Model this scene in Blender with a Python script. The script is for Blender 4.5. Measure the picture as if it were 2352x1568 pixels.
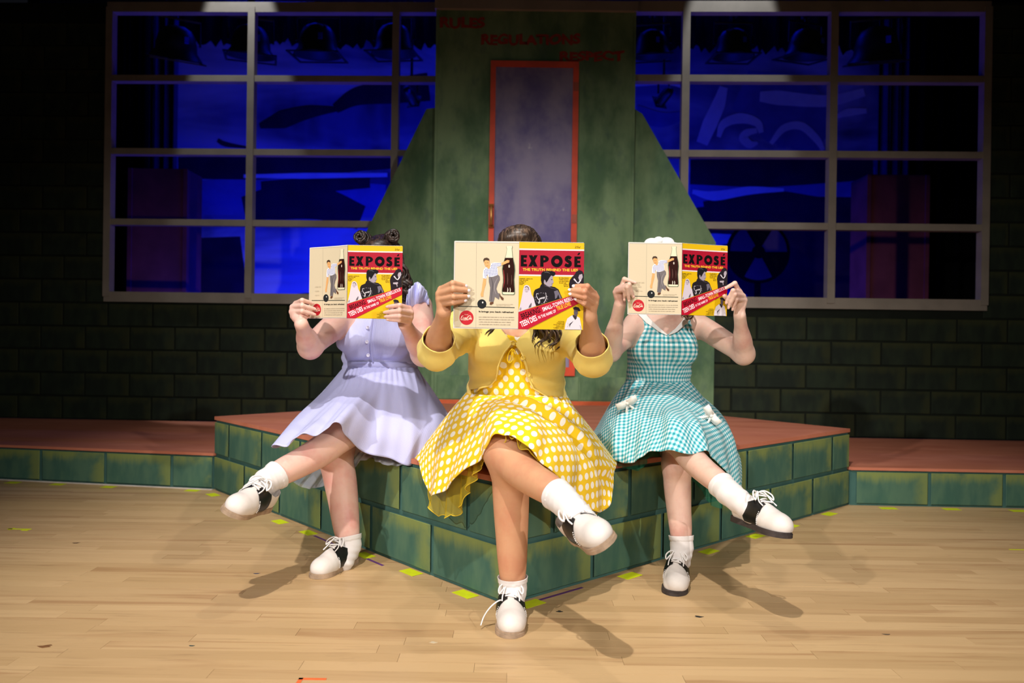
import bpy, bmesh, math, random
import numpy as np
from mathutils import Vector, Matrix

# ------------------------------------------------------------------ camera, world, lights, exposure
for o in list(bpy.data.objects):
    bpy.data.objects.remove(o)
SC = bpy.context.scene
COL = SC.collection
F, PIT, ROLL, HC = 1778.4, .00263, .013937, .8555       # focal length in px of the 2352 px wide frame

cam_d = bpy.data.cameras.new('camera')
cam_d.sensor_width = 36.0
cam_d.lens = 36.0 * F / 2352.0
cam_d.dof.use_dof = True
cam_d.dof.focus_distance = 2.55
cam_d.dof.aperture_fstop = 2.8
cam_d.clip_end = 60
cam = bpy.data.objects.new('camera', cam_d)
COL.objects.link(cam)
fwd = Vector((0, math.cos(PIT), -math.sin(PIT)))
cam.matrix_world = (Matrix.Translation((0, 0, HC)) @ fwd.to_track_quat('-Z', 'Y').to_matrix().to_4x4()
                    @ Matrix.Rotation(ROLL, 4, 'Z'))
SC.camera = cam

w = bpy.data.worlds.new('dark_theatre')
w.use_nodes = True
w.node_tree.nodes['Background'].inputs[0].default_value = (.55, .6, .8, 1)
w.node_tree.nodes['Background'].inputs[1].default_value = .006
SC.world = w


def spot(name, loc, aim, watts, angle, blend, color, radius):
    l = bpy.data.lights.new(name, 'SPOT')
    l.energy = watts
    l.spot_size = math.radians(angle)
    l.spot_blend = blend
    l.color = color
    l.shadow_soft_size = radius
    o = bpy.data.objects.new(name, l)
    o.location = loc
    o.rotation_euler = (Vector(aim) - Vector(loc)).to_track_quat('-Z', 'Y').to_euler()
    COL.objects.link(o)
    return o


KEYW = (1.0, .95, .88)
spot('front_high_spot', (-.9, -.7, 6.1), (.06, 3.35, .45), 1180, 47, .75, KEYW, .06)
spot('front_left_spot', (-3.9, -2.9, 3.3), (.06, 3.1, .62), 1120, 37, .75, KEYW, .06)
spot('front_right_spot', (3.8, -3.2, 3.6), (.1, 3.05, .62), 820, 37, .8, KEYW, .06)
spot('soft_front_fill', (.3, -5.2, 3.4), (.1, 3.2, .5), 700, 33, .8, KEYW, .7)  # broad fill added from the front to soften the magazine shadows
spot('overhead_spot', (.1, 2.8, 5.6), (.0, 2.45, 0), 150, 62, .8, KEYW, .07)
spot('frame_downlight_left', (-2.12, 5.50, 4.35), (-2.08, 5.86, 3.0), 210, 30, .3, (.9, .95, 1.0), .03)
spot('frame_downlight_right', (1.52, 5.08, 4.35), (1.50, 5.43, 3.0), 210, 30, .3, (.9, .95, 1.0), .03)
BLUE = (.002, .014, 1.0)


def strip(name, loc, aim, watts, sx, sy, color):
    l = bpy.data.lights.new(name, 'AREA')
    l.shape = 'RECTANGLE'
    l.size, l.size_y = sx, sy
    l.energy = watts
    l.color = color
    o = bpy.data.objects.new(name, l)
    o.location = loc
    o.rotation_euler = (Vector(aim) - Vector(loc)).to_track_quat('-Z', 'Y').to_euler()
    COL.objects.link(o)


strip('blue_cyc_strip_left', (-2.0, 7.3, .40), (-2.0, 9.4, 3.4), 78, 2.6, .25, BLUE)
strip('blue_cyc_strip_right', (1.7, 7.3, .40), (1.7, 9.4, 3.4), 54, 2.4, .25, BLUE)
strip('blue_cyc_top_left', (-1.9, 8.55, 5.2), (-1.9, 9.4, 3.2), 34, 3.0, .2, BLUE)
strip('blue_cyc_top_right', (1.7, 8.55, 5.2), (1.7, 9.4, 3.2), 24, 2.6, .2, BLUE)

SC.view_settings.view_transform = 'Standard'
SC.view_settings.look = 'None'
SC.view_settings.gamma = 1.0
SC.view_settings.use_curve_mapping = False
SC.view_settings.exposure = 0.0

# ------------------------------------------------------------------ pixel to world helpers


def ray(px, py):
    u = px - 1176
    v = py - 784
    cr, sr = math.cos(ROLL), math.sin(ROLL)
    a = u * cr + v * sr
    b = -u * sr + v * cr
    c, s = math.cos(PIT), math.sin(PIT)
    return np.array([a / F, c - b / F * s, -s - b / F * c])


def P(px, py, d):
    r = ray(px, py)
    t = d / r[1]
    return np.array([r[0] * t, d, HC + r[2] * t])


def Z(px, py, z):
    r = ray(px, py)
    t = (z - HC) / r[2]
    return np.array([r[0] * t, r[1] * t, z])


def WL(px, py, a, b):            # point on the vertical plane y = a + b x
    r = ray(px, py)
    t = a / (r[1] - b * r[0])
    return np.array([r[0] * t, r[1] * t, HC + r[2] * t])


# ------------------------------------------------------------------ materials
def srgb(*c):
    return tuple((x / 255 / 12.92) if x / 255 <= .04045 else ((x / 255 + .055) / 1.055) ** 2.4 for x in c) + (1,)


class NT:
    def __init__(s, name, rough=.6, spec=.4):
        s.m = bpy.data.materials.new(name)
        s.m.use_nodes = True
        s.t = s.m.node_tree
        s.b = s.t.nodes['Principled BSDF']
        s.b.inputs['Roughness'].default_value = rough
        s.b.inputs['Specular IOR Level'].default_value = spec

    def n(s, kind, **kw):
        nd = s.t.nodes.new(kind)
        for k, v in kw.items():
            if k.startswith('i_'):
                key = k[2:]
                key = int(key) if key.isdigit() else key
                s.put(nd.inputs[key], v)
            else:
                setattr(nd, k, v)
        return nd

    def put(s, sock, v):
        if hasattr(v, 'is_output'):
            s.t.links.new(v, sock)
        else:
            sock.default_value = v

    def mix(s, fac, a, b, mode='MIX'):
        nd = s.n('ShaderNodeMix', data_type='RGBA', blend_type=mode)
        s.put(nd.inputs[0], fac)
        s.put(nd.inputs[6], a)
        s.put(nd.inputs[7], b)
        return nd.outputs[2]

    def math(s, op, a, b=0.0, clamp=False):
        nd = s.n('ShaderNodeMath', operation=op, use_clamp=clamp)
        s.put(nd.inputs[0], a)
        s.put(nd.inputs[1], b)
        return nd.outputs[0]

    def ramp(s, v, lo, hi, a=0.0, b=1.0):
        nd = s.n('ShaderNodeMapRange', interpolation_type='SMOOTHSTEP')
        s.put(nd.inputs[0], v)
        for i, q in zip((1, 2, 3, 4), (lo, hi, a, b)):
            nd.inputs[i].default_value = q
        return nd.outputs[0]

    def noise(s, vec, scale, detail=3, rough=.55, dist=0.0):
        nd = s.n('ShaderNodeTexNoise')
        if vec is not None:
            s.put(nd.inputs['Vector'], vec)
        nd.inputs['Scale'].default_value = scale
        nd.inputs['Detail'].default_value = detail
        nd.inputs['Roughness'].default_value = rough
        nd.inputs['Distortion'].default_value = dist
        return nd.outputs[0]

    def mapping(s, vec, scale=(1, 1, 1), loc=(0, 0, 0), rot=(0, 0, 0)):
        nd = s.n('ShaderNodeMapping')
        s.put(nd.inputs[0], vec)
        nd.inputs['Scale'].default_value = scale
        nd.inputs['Location'].default_value = loc
        nd.inputs['Rotation'].default_value = rot
        return nd.outputs[0]

    def coord(s, which):
        return s.n('ShaderNodeTexCoord').outputs[which]

    def color(s, v):
        s.put(s.b.inputs['Base Color'], v)
        return s

    def bump(s, h, strength=.3, dist=.002):
        nd = s.n('ShaderNodeBump')
        nd.inputs['Strength'].default_value = strength
        nd.inputs['Distance'].default_value = dist
        s.put(nd.inputs['Height'], h)
        s.t.links.new(nd.outputs[0], s.b.inputs['Normal'])
        return s


def plain(name, col, rough=.6, spec=.4, var=.12, scale=18, bump=0.0, metal=0.0):
    """one paint or material with a little wear in its tone"""
    t = NT(name, rough, spec)
    c = t.coord('Object')
    nz = t.noise(c, scale, 4)
    dark = tuple(x * (1 - var) for x in col[:3]) + (1,)
    lite = tuple(min(1, x * (1 + var)) for x in col[:3]) + (1,)
    t.color(t.mix(t.ramp(nz, .3, .7), dark, lite))
    t.b.inputs['Metallic'].default_value = metal
    if bump:
        t.bump(t.noise(c, scale * 8, 3), bump, .001)
    return t.m


# ------------------------------------------------------------------ object helpers
def tag(o, label=None, cat=None, group=None, kind=None):
    if label:
        o['label'] = label
    if cat:
        o['category'] = cat
    if group:
        o['group'] = group
    if kind:
        o['kind'] = kind
    return o


def empty(name, loc=(0, 0, 0), rz=0.0, parent=None):
    o = bpy.data.objects.new(name, None)
    COL.objects.link(o)
    o.empty_display_size = .1
    o.location = loc
    o.rotation_euler = (0, 0, rz)
    if parent:
        o.parent = parent
    return o


def mesh_np(name, V, faces, mats, parent=None, smooth=False, mi=None, uv=None):
    """V (n,3) ; faces: (m,k) int array or list of tuples"""
    me = bpy.data.meshes.new(name)
    V = np.asarray(V, dtype=np.float32)
    if isinstance(faces, np.ndarray):
        m, k = faces.shape
        me.vertices.add(len(V))
        me.vertices.foreach_set('co', V.ravel())
        me.loops.add(m * k)
        me.loops.foreach_set('vertex_index', faces.astype(np.int32).ravel())
        me.polygons.add(m)
        me.polygons.foreach_set('loop_start', np.arange(0, m * k, k, dtype=np.int32))
    else:
        me.from_pydata([tuple(map(float, v)) for v in V], [], [tuple(map(int, f)) for f in faces])
    me.update(calc_edges=True)
    me.validate()
    if smooth:
        me.polygons.foreach_set('use_smooth', np.ones(len(me.polygons), dtype=bool))
    for m_ in (mats if isinstance(mats, (list, tuple)) else [mats]):
        me.materials.append(m_)
    if mi is not None:
        me.polygons.foreach_set('material_index', np.asarray(mi, dtype=np.int32))
    if uv is not None:
        lay = me.uv_layers.new(name='uv')
        li = np.zeros(len(me.loops), dtype=np.int32)
        me.loops.foreach_get('vertex_index', li)
        lay.data.foreach_set('uv', np.asarray(uv, dtype=np.float32)[li].ravel())
    return link(name, me, parent)


def link(name, me, parent=None):
    o = bpy.data.objects.new(name, me)
    COL.objects.link(o)
    if parent:
        o.parent = parent
    return o


class B:
    """collects simple solids into one mesh"""

    def __init__(s):
        s.v = []
        s.f = []
        s.mi = []

    def add(s, vs, fs, mi=0):
        k = len(s.v)
        s.v += [tuple(map(float, x)) for x in vs]
        s.f += [tuple(k + i for i in f) for f in fs]
        s.mi += [mi] * len(fs)
        return s

    def box(s, x0, x1, y0, y1, z0, z1, mi=0):
        return s.add([(x0, y0, z0), (x1, y0, z0), (x1, y1, z0), (x0, y1, z0), (x0, y0, z1), (x1, y0, z1), (x1, y1, z1), (x0, y1, z1)],
                     [(3, 2, 1, 0), (4, 5, 6, 7), (0, 1, 5, 4), (1, 2, 6, 5), (2, 3, 7, 6), (3, 0, 4, 7)], mi)

    def chip(s, w, h, t, c=.003, mi=0):
        """a tile in the xz plane, 0..w by 0..h, proud towards -y by t, its front edges chamfered"""
        return s.add([(0, 0, 0), (w, 0, 0), (w, 0, h), (0, 0, h), (c, -t, c), (w - c, -t, c), (w - c, -t, h - c), (c, -t, h - c)],
                     [(4, 5, 6, 7), (0, 1, 5, 4), (1, 2, 6, 5), (2, 3, 7, 6), (3, 0, 4, 7), (3, 2, 1, 0)], mi)

    def prism(s, pts, z0, z1, mi=0):
        n = len(pts)
        return s.add([(*p, z0) for p in pts] + [(*p, z1) for p in pts],
                     [tuple(range(n))[::-1], tuple(range(n, 2 * n))] + [(i, (i + 1) % n, n + (i + 1) % n, n + i) for i in range(n)], mi)

    def prism_y(s, pts, y0, y1, mi=0):
        """pts in xz, extruded along y"""
        n = len(pts)
        return s.add([(p[0], y0, p[1]) for p in pts] + [(p[0], y1, p[1]) for p in pts],
                     [tuple(range(n)), tuple(range(n, 2 * n))[::-1]] + [((i + 1) % n, i, n + i, n + (i + 1) % n) for i in range(n)], mi)

    def tube(s, pts, r, n=8, mi=0, caps=True, flat=1.0):
        pts = [Vector(p) for p in pts]
        rs = r if isinstance(r, (list, tuple, np.ndarray)) else [r] * len(pts)
        vs = []
        up = None
        for i, p in enumerate(pts):
            d = (pts[min(i + 1, len(pts) - 1)] - pts[max(i - 1, 0)])
            d = d.normalized() if d.length > 1e-9 else Vector((0, 0, 1))
            if up is None:
                up = Vector((0, 0, 1)) if abs(d.z) < .9 else Vector((1, 0, 0))
            a = d.cross(up)
            a = a.normalized() if a.length > 1e-6 else d.orthogonal().normalized()
            b = a.cross(d).normalized()
            up = b
            for j in range(n):
                t = 2 * math.pi * j / n
                vs.append(p + a * math.cos(t) * rs[i] + b * math.sin(t) * rs[i] * flat)
        fs = []
        m = len(pts)
        for i in range(m - 1):
            for j in range(n):
                fs.append((i * n + j, i * n + (j + 1) % n, (i + 1) * n + (j + 1) % n, (i + 1) * n + j))
        if caps:
            fs.append(tuple(range(n))[::-1])
            fs.append(tuple((m - 1) * n + j for j in range(n)))
        return s.add(vs, fs, mi)

    def lathe(s, prof, n=24, mi=0, M=None):
        vs = []
        for (r, z) in prof:
            for j in range(n):
                t = 2 * math.pi * j / n
                v = Vector((r * math.cos(t), r * math.sin(t), z))
                vs.append(M @ v if M else v)
        m = len(prof)
        fs = [(i * n + j, i * n + (j + 1) % n, (i + 1) * n + (j + 1) % n, (i + 1) * n + j) for i in range(m - 1) for j in range(n)]
        return s.add(vs, fs, mi)

    def sphere(s, c, r, nu=12, nv=8, mi=0, M=None):
        c = Vector(c)
        rr = Vector(r) if isinstance(r, (tuple, list, np.ndarray)) else Vector((r, r, r))
        vs = []
        for i in range(nv + 1):
            ph = math.pi * i / nv
            for j in range(nu):
                t = 2 * math.pi * j / nu
                v = Vector((rr.x * math.sin(ph) * math.cos(t), rr.y * math.sin(ph) * math.sin(t), rr.z * math.cos(ph)))
                vs.append(c + (M @ v if M else v))
        fs = [(i * nu + j, (i + 1) * nu + j, (i + 1) * nu + (j + 1) % nu, i * nu + (j + 1) % nu) for i in range(nv) for j in range(nu)]
        return s.add(vs, fs, mi)

    def build(s, name, mats, parent=None, smooth=False):
        return mesh_np(name, np.array(s.v), s.f, mats, parent, smooth, s.mi)


def crom(pts, n):
    """Catmull-Rom through pts (k,dim), n samples"""
    p = np.asarray(pts, float)
    k = len(p)
    q = np.vstack([2 * p[0] - p[1], p, 2 * p[-1] - p[-2]])
    t = np.linspace(0, k - 1, n)
    i = np.minimum(t.astype(int), k - 2)
    u = (t - i)[:, None]
    a, b, c, d = q[i], q[i + 1], q[i + 2], q[i + 3]
    return .5 * (2 * b + (c - a) * u + (2 * a - 5 * b + 4 * c - d) * u ** 2 + (3 * b - a - 3 * c + d) * u ** 3)
# ------------------------------------------------------------------ the setting
RND = random.Random(7)

# --- materials of the set


def brick_paint(name, base, dark, moss, moss_amt):
    t = NT(name, .75, .25)
    g = t.coord('Generated')
    ob = t.coord('Object')
    rnd = t.n('ShaderNodeObjectInfo').outputs['Random']
    sep = t.n('ShaderNodeSeparateXYZ')
    t.put(sep.inputs[0], g)
    off = t.n('ShaderNodeCombineXYZ')
    t.put(off.inputs[0], t.math('MULTIPLY', rnd, 37.0))
    t.put(off.inputs[1], t.math('MULTIPLY', rnd, 91.0))
    vec = t.n('ShaderNodeVectorMath', operation='ADD')
    t.put(vec.inputs[0], ob)
    t.put(vec.inputs[1], off.outputs[0])
    v = vec.outputs[0]
    streak = t.noise(t.mapping(v, (26, 26, 4)), 1.0, 4, .6)
    blot = t.noise(v, 7, 4, .6)
    body = t.mix(t.ramp(t.noise(t.mapping(v, (14, 14, 5)), 1.0, 3), .35, .7), dark, base)
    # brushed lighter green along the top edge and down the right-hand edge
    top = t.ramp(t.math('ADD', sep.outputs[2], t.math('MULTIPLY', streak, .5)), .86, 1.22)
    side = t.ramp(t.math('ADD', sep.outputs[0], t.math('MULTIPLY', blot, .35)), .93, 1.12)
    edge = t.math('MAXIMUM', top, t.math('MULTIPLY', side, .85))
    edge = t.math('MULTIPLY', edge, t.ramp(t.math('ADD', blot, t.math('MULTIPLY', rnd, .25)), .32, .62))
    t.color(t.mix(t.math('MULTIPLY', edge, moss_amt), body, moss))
    t.bump(streak, .15, .001)
    return t.m


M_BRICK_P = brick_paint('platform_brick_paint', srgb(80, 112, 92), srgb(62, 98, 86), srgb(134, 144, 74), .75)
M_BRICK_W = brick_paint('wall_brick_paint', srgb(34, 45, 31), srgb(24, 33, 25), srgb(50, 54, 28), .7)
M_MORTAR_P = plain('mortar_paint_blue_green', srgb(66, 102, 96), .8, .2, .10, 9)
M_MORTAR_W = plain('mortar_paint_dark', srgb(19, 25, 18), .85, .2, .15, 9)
M_SALMON = None
t = NT('salmon_deck_paint', .62, .3)
c_ = t.coord('Object')
sw = t.noise(t.mapping(c_, (2.0, 9, 2)), 1.0, 5, .6)
bl = t.noise(c_, 3.2, 5, .65)
t.color(t.mix(t.ramp(bl, .35, .7), t.mix(t.ramp(sw, .3, .7), srgb(178, 104, 80), srgb(204, 130, 104)), srgb(190, 116, 90)))
t.bump(t.noise(c_, 60, 3), .12, .001)
M_SALMON = t.m

t = NT('mottled_green_wall_paint', .75, .25)
c_ = t.coord('Object')
n1 = t.noise(t.mapping(c_, (3.2, 3.2, 1.6)), 1.0, 5, .6)
n2 = t.noise(t.mapping(c_, (9, 9, 5)), 1.0, 4, .6)
cc = t.mix(t.ramp(n1, .36, .64), srgb(70, 98, 70), srgb(112, 136, 100))
cc = t.mix(t.math('MULTIPLY', t.ramp(n2, .52, .7), .5), cc, srgb(70, 92, 84))
t.color(cc)
t.bump(n2, .1, .001)
M_GREEN = t.m

t = NT('sponged_purple_door_paint', .6, .3)
c_ = t.coord('Object')
n1 = t.noise(t.mapping(c_, (2.5, 2.5, 1.8)), 1.0, 5, .6)
n2 = t.noise(c_, 16, 3, .6)
cc = t.mix(t.ramp(n1, .35, .65), srgb(84, 76, 128), srgb(132, 124, 150))
n3 = t.noise(t.mapping(c_, (5, 5, 3.5)), 1.0, 4, .6)
spk = t.math('MULTIPLY', t.ramp(n2, .62, .78), t.ramp(n3, .48, .62))
t.color(t.mix(t.math('MULTIPLY', spk, .55), cc, srgb(190, 188, 190)))
M_DOOR = t.m
M_RED = plain('red_orange_trim_paint', srgb(196, 66, 36), .55, .35, .18, 5)
M_TRIMBASE = plain('orange_base_trim_paint', srgb(184, 84, 46), .6, .3, .12, 6)
M_FRAME = plain('taupe_window_frame_paint', srgb(132, 124, 114), .6, .3, .10, 5)
M_BLACK = plain('black_cloth', srgb(12, 12, 13), .95, .05, .2, 30)
M_BLACKM = plain('black_lamp_enamel', srgb(18, 18, 19), .45, .5, .15, 30)
M_BRASS = plain('worn_brass', srgb(196, 140, 80), .35, .5, .15, 40, 0, .7)

# --- plank floor: narrow strips that run across the stage
def plank_mat(name):
    t = NT(name, .42, .45)
    rnd = t.n('ShaderNodeAttribute', attribute_name='tone').outputs['Fac']
    ob = t.coord('Object')
    off = t.n('ShaderNodeCombineXYZ')
    t.put(off.inputs[0], t.math('MULTIPLY', rnd, 41.0))
    t.put(off.inputs[1], t.math('MULTIPLY', rnd, 17.0))
    va = t.n('ShaderNodeVectorMath', operation='ADD')
    t.put(va.inputs[0], ob)
    t.put(va.inputs[1], off.outputs[0])
    g1 = t.noise(t.mapping(va.outputs[0], (2.2, 46, 1)), 1.0, 5, .65, .4)
    g2 = t.noise(t.mapping(va.outputs[0], (.9, 14, 1)), 1.0, 4, .6, .8)
    c = t.mix(rnd, srgb(192, 158, 114), srgb(207, 173, 128))
    c = t.mix(t.ramp(g2, .5, .78), c, srgb(172, 132, 92))
    c = t.mix(t.math('MULTIPLY', t.ramp(g1, .54, .8), .65), c, srgb(140, 104, 72))
    # scuffs and old finish
    sc = t.noise(t.mapping(ob, (3, 9, 1)), 1.0, 5, .7)
    c = t.mix(t.math('MULTIPLY', t.ramp(sc, .58, .8), .3), c, srgb(130, 104, 76))
    t.color(c)
    t.put(t.b.inputs['Roughness'], t.ramp(sc, .3, .8, .36, .56))
    t.bump(g1, .06, .001)
    return t.m


M_PLANK = plank_mat('maple_strip_floor')
M_GAP = plain('dark_gap_between_strips', srgb(140, 110, 78), .9, .1)


def tone(me, per_face=None):
    a = me.attributes.new('tone', 'FLOAT', 'FACE')
    a.data.foreach_set('value', np.asarray(per_face, dtype=np.float32))


floor = B().box(-6, 6, -6, 11.5, -.1, -.004).build('floor', M_GAP)
tag(floor, 'pale maple strip floor running across the front of the stage', kind='structure')
SW = .057
far_v = B()
far_t = []
nplank = 0
y = 1.70
row = 0
row_ends = []
while y < 4.65:
    half = y * .70 + .35
    x = -half - RND.random() * .9
    row += 1
    row_ends.append([x, x])
    while x < half:
        L = RND.choice((.45, .6, .75, .9, 1.1, 1.3))
        x1 = x + L
        tv = RND.random()
        gx, gy = .0004, .0004
        if y < 3.05 and nplank < 290:
            pts = [(x + gx, y + gy), (x1 - gx, y + gy), (x1 - gx, y + SW - gy), (x + gx, y + SW - gy)]
            o = B().prism(pts, -.004, RND.random() * .0004).build('floor_strip', M_PLANK, floor)
            tone(o.data, [tv] * 6)
            nplank += 1
        else:
            far_v.prism([(x + gx, y + gy), (x1 - gx, y + gy), (x1 - gx, y + SW - gy), (x + gx, y + SW - gy)], -.004, RND.random() * .0003)
            far_t += [tv] * 6
        x = x1
    row_ends[-1][1] = x
    y += SW
for (ya, yb, xh, xi) in ((-1.2, 1.70, 6, 0), (1.70, 4.62, 6, 1), (4.65, 5.6, 6, 0)):
    yy = ya
    while yy < yb - .01:
        if xi:
            for sg_ in (-1, 1):
                xa_ = row_ends[round((yy - 1.70) / SW)][0 if sg_ < 0 else 1] + sg_ * .0008
                far_v.prism([(min(xa_, sg_ * xh), yy + .0004), (max(xa_, sg_ * xh), yy + .0004), (max(xa_, sg_ * xh), yy + SW - .0004), (min(xa_, sg_ * xh), yy + SW - .0004)], -.004, 0)
                far_t += [RND.random()] * 6
        else:
            far_v.prism([(-xh, yy + .0004), (xh, yy + .0004), (xh, yy + SW - .0004), (-xh, yy + SW - .0004)], -.004, 0)
            far_t += [RND.random()] * 6
        yy += SW
far = far_v.build('far_floor_strips', M_PLANK, floor)
far['kind'] = 'stuff'
tone(far.data, far_t)

# --- corner platform
H1, H2 = .4064, .2032
A0 = np.array([-1.642, 4.288])
C0 = np.array([-.0048, 2.479])
D0 = np.array([1.8044, 4.1165])
L0 = np.array([-.535, 5.385])
R0 = np.array([.745, 5.385])
plat = empty('stage_platform', (C0[0], C0[1], 0))
tag(plat, 'green painted brick corner platform with salmon top that all three women sit on', 'platform')


def inset(pts, d):
    c = np.mean(pts, axis=0)
    out = []
    for p in pts:
        v = c - p
        out.append(p + v / np.linalg.norm(v) * d)
    return out


core = [tuple(p - C0) for p in inset([A0, C0, D0, R0, L0], .012)]
B().prism(core, .0, H1 - .019).build('platform_body', M_MORTAR_P, plat)
toppts = [tuple(p - C0) for p in (A0, C0, D0, R0, L0)]
bt = B().prism(toppts, H1 - .018, H1)
bt.build('platform_top', M_SALMON, plat)


def brick_face(parent, origin, p0, p1, z0, rows, hb, wb, mat, gap, thick, name='brick', first=0.0, board=None, clipx=None, hole=None, jitter=.0):
    """bricks on the vertical face from p0 to p1 (world xy); parent sits at origin"""
    p0 = np.asarray(p0, float)
    p1 = np.asarray(p1, float)
    d = p1 - p0
    L = np.linalg.norm(d)
    ang = math.atan2(d[1], d[0])
    cache = {}
    n = 0
    for r in range(rows):
        x = -wb * (first + .5 * (r % 2))
        while x < L - .002:
            a, b = max(x, 0), min(x + wb, L)
            x += wb
            segs = [(a, b)]
            if hole:
                zc = z0 + (r + .5) * hb
                segs = []
                cur = a
                for (ha, hb_, hz0, hz1) in hole:
                    if hz0 < zc < hz1 and ha < b and hb_ > a:
                        if ha > cur:
                            segs.append((cur, ha))
                        cur = max(cur, hb_)
                if cur < b:
                    segs.append((cur, b))
            for a, b in segs:
                if b - a < .03:
                    continue
                w_ = round(b - a - gap, 4)
                h_ = round(hb - gap, 4)
                key = (w_, h_)
                if key not in cache:
                    cache[key] = B().chip(w_, h_, thick, .0025).build(name, mat, parent)
                    o = cache[key]
                else:
                    o = cache[key].copy()
                    COL.objects.link(o)
                q = p0 + d / L * (a + gap / 2)
                o.location = (q[0] - origin[0], q[1] - origin[1], z0 + r * hb + gap / 2 - origin[2])
                o.rotation_euler = (0, 0, ang)
                n += 1
    return n


og = (C0[0], C0[1], 0)
S8 = 2.44
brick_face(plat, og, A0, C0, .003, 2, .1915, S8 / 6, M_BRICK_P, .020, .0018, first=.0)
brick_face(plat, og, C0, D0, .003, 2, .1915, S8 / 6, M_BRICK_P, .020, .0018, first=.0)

# --- low steps either side
stepL = empty('stage_step', (A0[0], A0[1], 0))
tag(stepL, 'low green brick step with salmon top, on the side of the woman in lavender', 'step')
SL1 = np.array([-3.75, 4.62])
SLa = np.array([-1.645, 4.288])
bk = np.array([-1.0, 5.80]), np.array([-4.5, 5.92])
q = lambda *ps: [tuple(np.asarray(p) - A0) for p in ps]
B().prism(q(SL1 + (.01, .012), A0 + (-.01, .012), L0 + (-.02, .02), (-.56, 5.79), bk[1]), 0, H2 - .016).build('step_body', M_MORTAR_P, stepL)
B().prism(q(SL1, A0 + (-.004, 0), L0 + (-.016, .02), (-.56, 5.79), bk[1]), H2 - .015, H2).build('step_top', M_SALMON, stepL)
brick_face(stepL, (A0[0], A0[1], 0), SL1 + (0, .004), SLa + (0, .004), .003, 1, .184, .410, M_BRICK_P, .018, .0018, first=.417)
stepR = empty('stage_step', (D0[0], D0[1], 0))
tag(stepR, 'low green brick step with salmon top, on the side of the woman in teal gingham', 'step')
SR0 = np.array([1.812, 4.105])
SR1 = np.array([3.6, 4.06])
q2 = lambda *ps: [tuple(np.asarray(p) - D0) for p in ps]
B().prism(q2(D0 + (.012, .0), SR1 + (.0, .012), (4.3, 5.33), (.78, 5.44), R0 + (.02, .02)), 0, H2 - .016).build('step_body', M_MORTAR_P, stepR)
B().prism(q2(D0 + (.008, -.012), SR1, (4.3, 5.33), (.78, 5.44), R0 + (.016, .02)), H2 - .015, H2).build('step_top', M_SALMON, stepR)
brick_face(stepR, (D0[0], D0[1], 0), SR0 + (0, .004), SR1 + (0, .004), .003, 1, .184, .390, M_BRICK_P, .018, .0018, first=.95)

# --- brick walls with large window openings
LWa, LWb = 5.794, -.030          # left wall plane  y = a + b x
RWa, RWb = 5.475, -.030


def on(wall, px, py):
    a, b = (LWa, LWb) if wall == 'L' else (RWa, RWb)
    return WL(px, py, a, b)


def wall(name, side, xa, xb, win, z0, z1, label):
    a, b = (LWa, LWb) if side == 'L' else (RWa, RWb)
    p0 = np.array([xa, a + b * xa])
    p1 = np.array([xb, a + b * xb])
    L = np.linalg.norm(p1 - p0)
    ang = math.atan2(p1[1] - p0[1], p1[0] - p0[0])
    o = empty(name, (p0[0], p0[1], 0), ang)
    tag(o, label, kind='structure')
    wx0, wx1, wz0, wz1 = win
    u0, u1 = (wx0 - xa) / math.cos(ang), (wx1 - xa) / math.cos(ang)
    bd = B()
    t0, t1 = .004, .03
    if u0 > 0.01:
        bd.box(0, u0, t0, t1, z0, z1)
    if L - u1 > .01:
        bd.box(u1, L, t0, t1, z0, z1)
    bd.box(max(u0, 0), min(u1, L), t0, t1, z0, wz0)
    if z1 > wz1 + .005:
        bd.box(max(u0, 0), min(u1, L), t0, t1, wz1, z1)
    bd.build('wall_board', M_MORTAR_W, o)
    hb = .1775 if side == 'L' else .168
    rows = int((z1 - z0) / hb)
    n = 0
    cache = {}
    wb = .345
    for r in range(rows):
        x = -wb * (.5 * (r % 2)) - .1
        za = z0 + r * hb
        while x < L:
            s0, s1 = max(x, 0), min(x + wb, L)
            x += wb
            inwin = za + hb > wz0 + .02
            segs = [(s0, s1)]
            if inwin:
                segs = []
                if s0 < u0:
                    segs.append((s0, min(s1, u0)))
                if s1 > u1:
                    segs.append((max(s0, u1), s1))
            for sa, sb in segs:
                if sb - sa < .04:
                    continue
                key = round(sb - sa, 3)
                hh = hb - .012
                if za < wz0 < za + hb and not (sb <= u0 or sa >= u1):
                    hh = wz0 - za - .012
                if hh < .03:
                    continue
                key = (key, round(hh, 3))
                if key not in cache:
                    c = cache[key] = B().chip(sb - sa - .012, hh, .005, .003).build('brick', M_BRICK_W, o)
                else:
                    c = cache[key].copy()
                    COL.objects.link(c)
                c.location = (sa + .006, .004, za + .006)
                n += 1
    return o, u0, u1


def window(name, side, xs, zs, xa, xb, label, parent_wall=None):
    a, b = (LWa, LWb) if side == 'L' else (RWa, RWb)
    ang = math.atan2(b, 1)
    o = empty(name, (xa, a + b * xa, 0), ang)
    tag(o, label, kind='structure')
    k = 1 / math.cos(ang)
    zb, zt = zs[0], zs[-1]
    hw = .0235
    for i, z in enumerate(zs):
        e = .038 if i in (0, len(zs) - 1) else hw
        B().box(0, (xb - xa) * k, -.018, .05, z - e, z + e).build('window_rail', M_FRAME, o)
    for i, x in enumerate(xs):
        e = .026
        B().box((x - xa) * k - e, (x - xa) * k + e, -.024, .045, zb, zt).build('window_mullion', M_FRAME, o)
    return o


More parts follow.
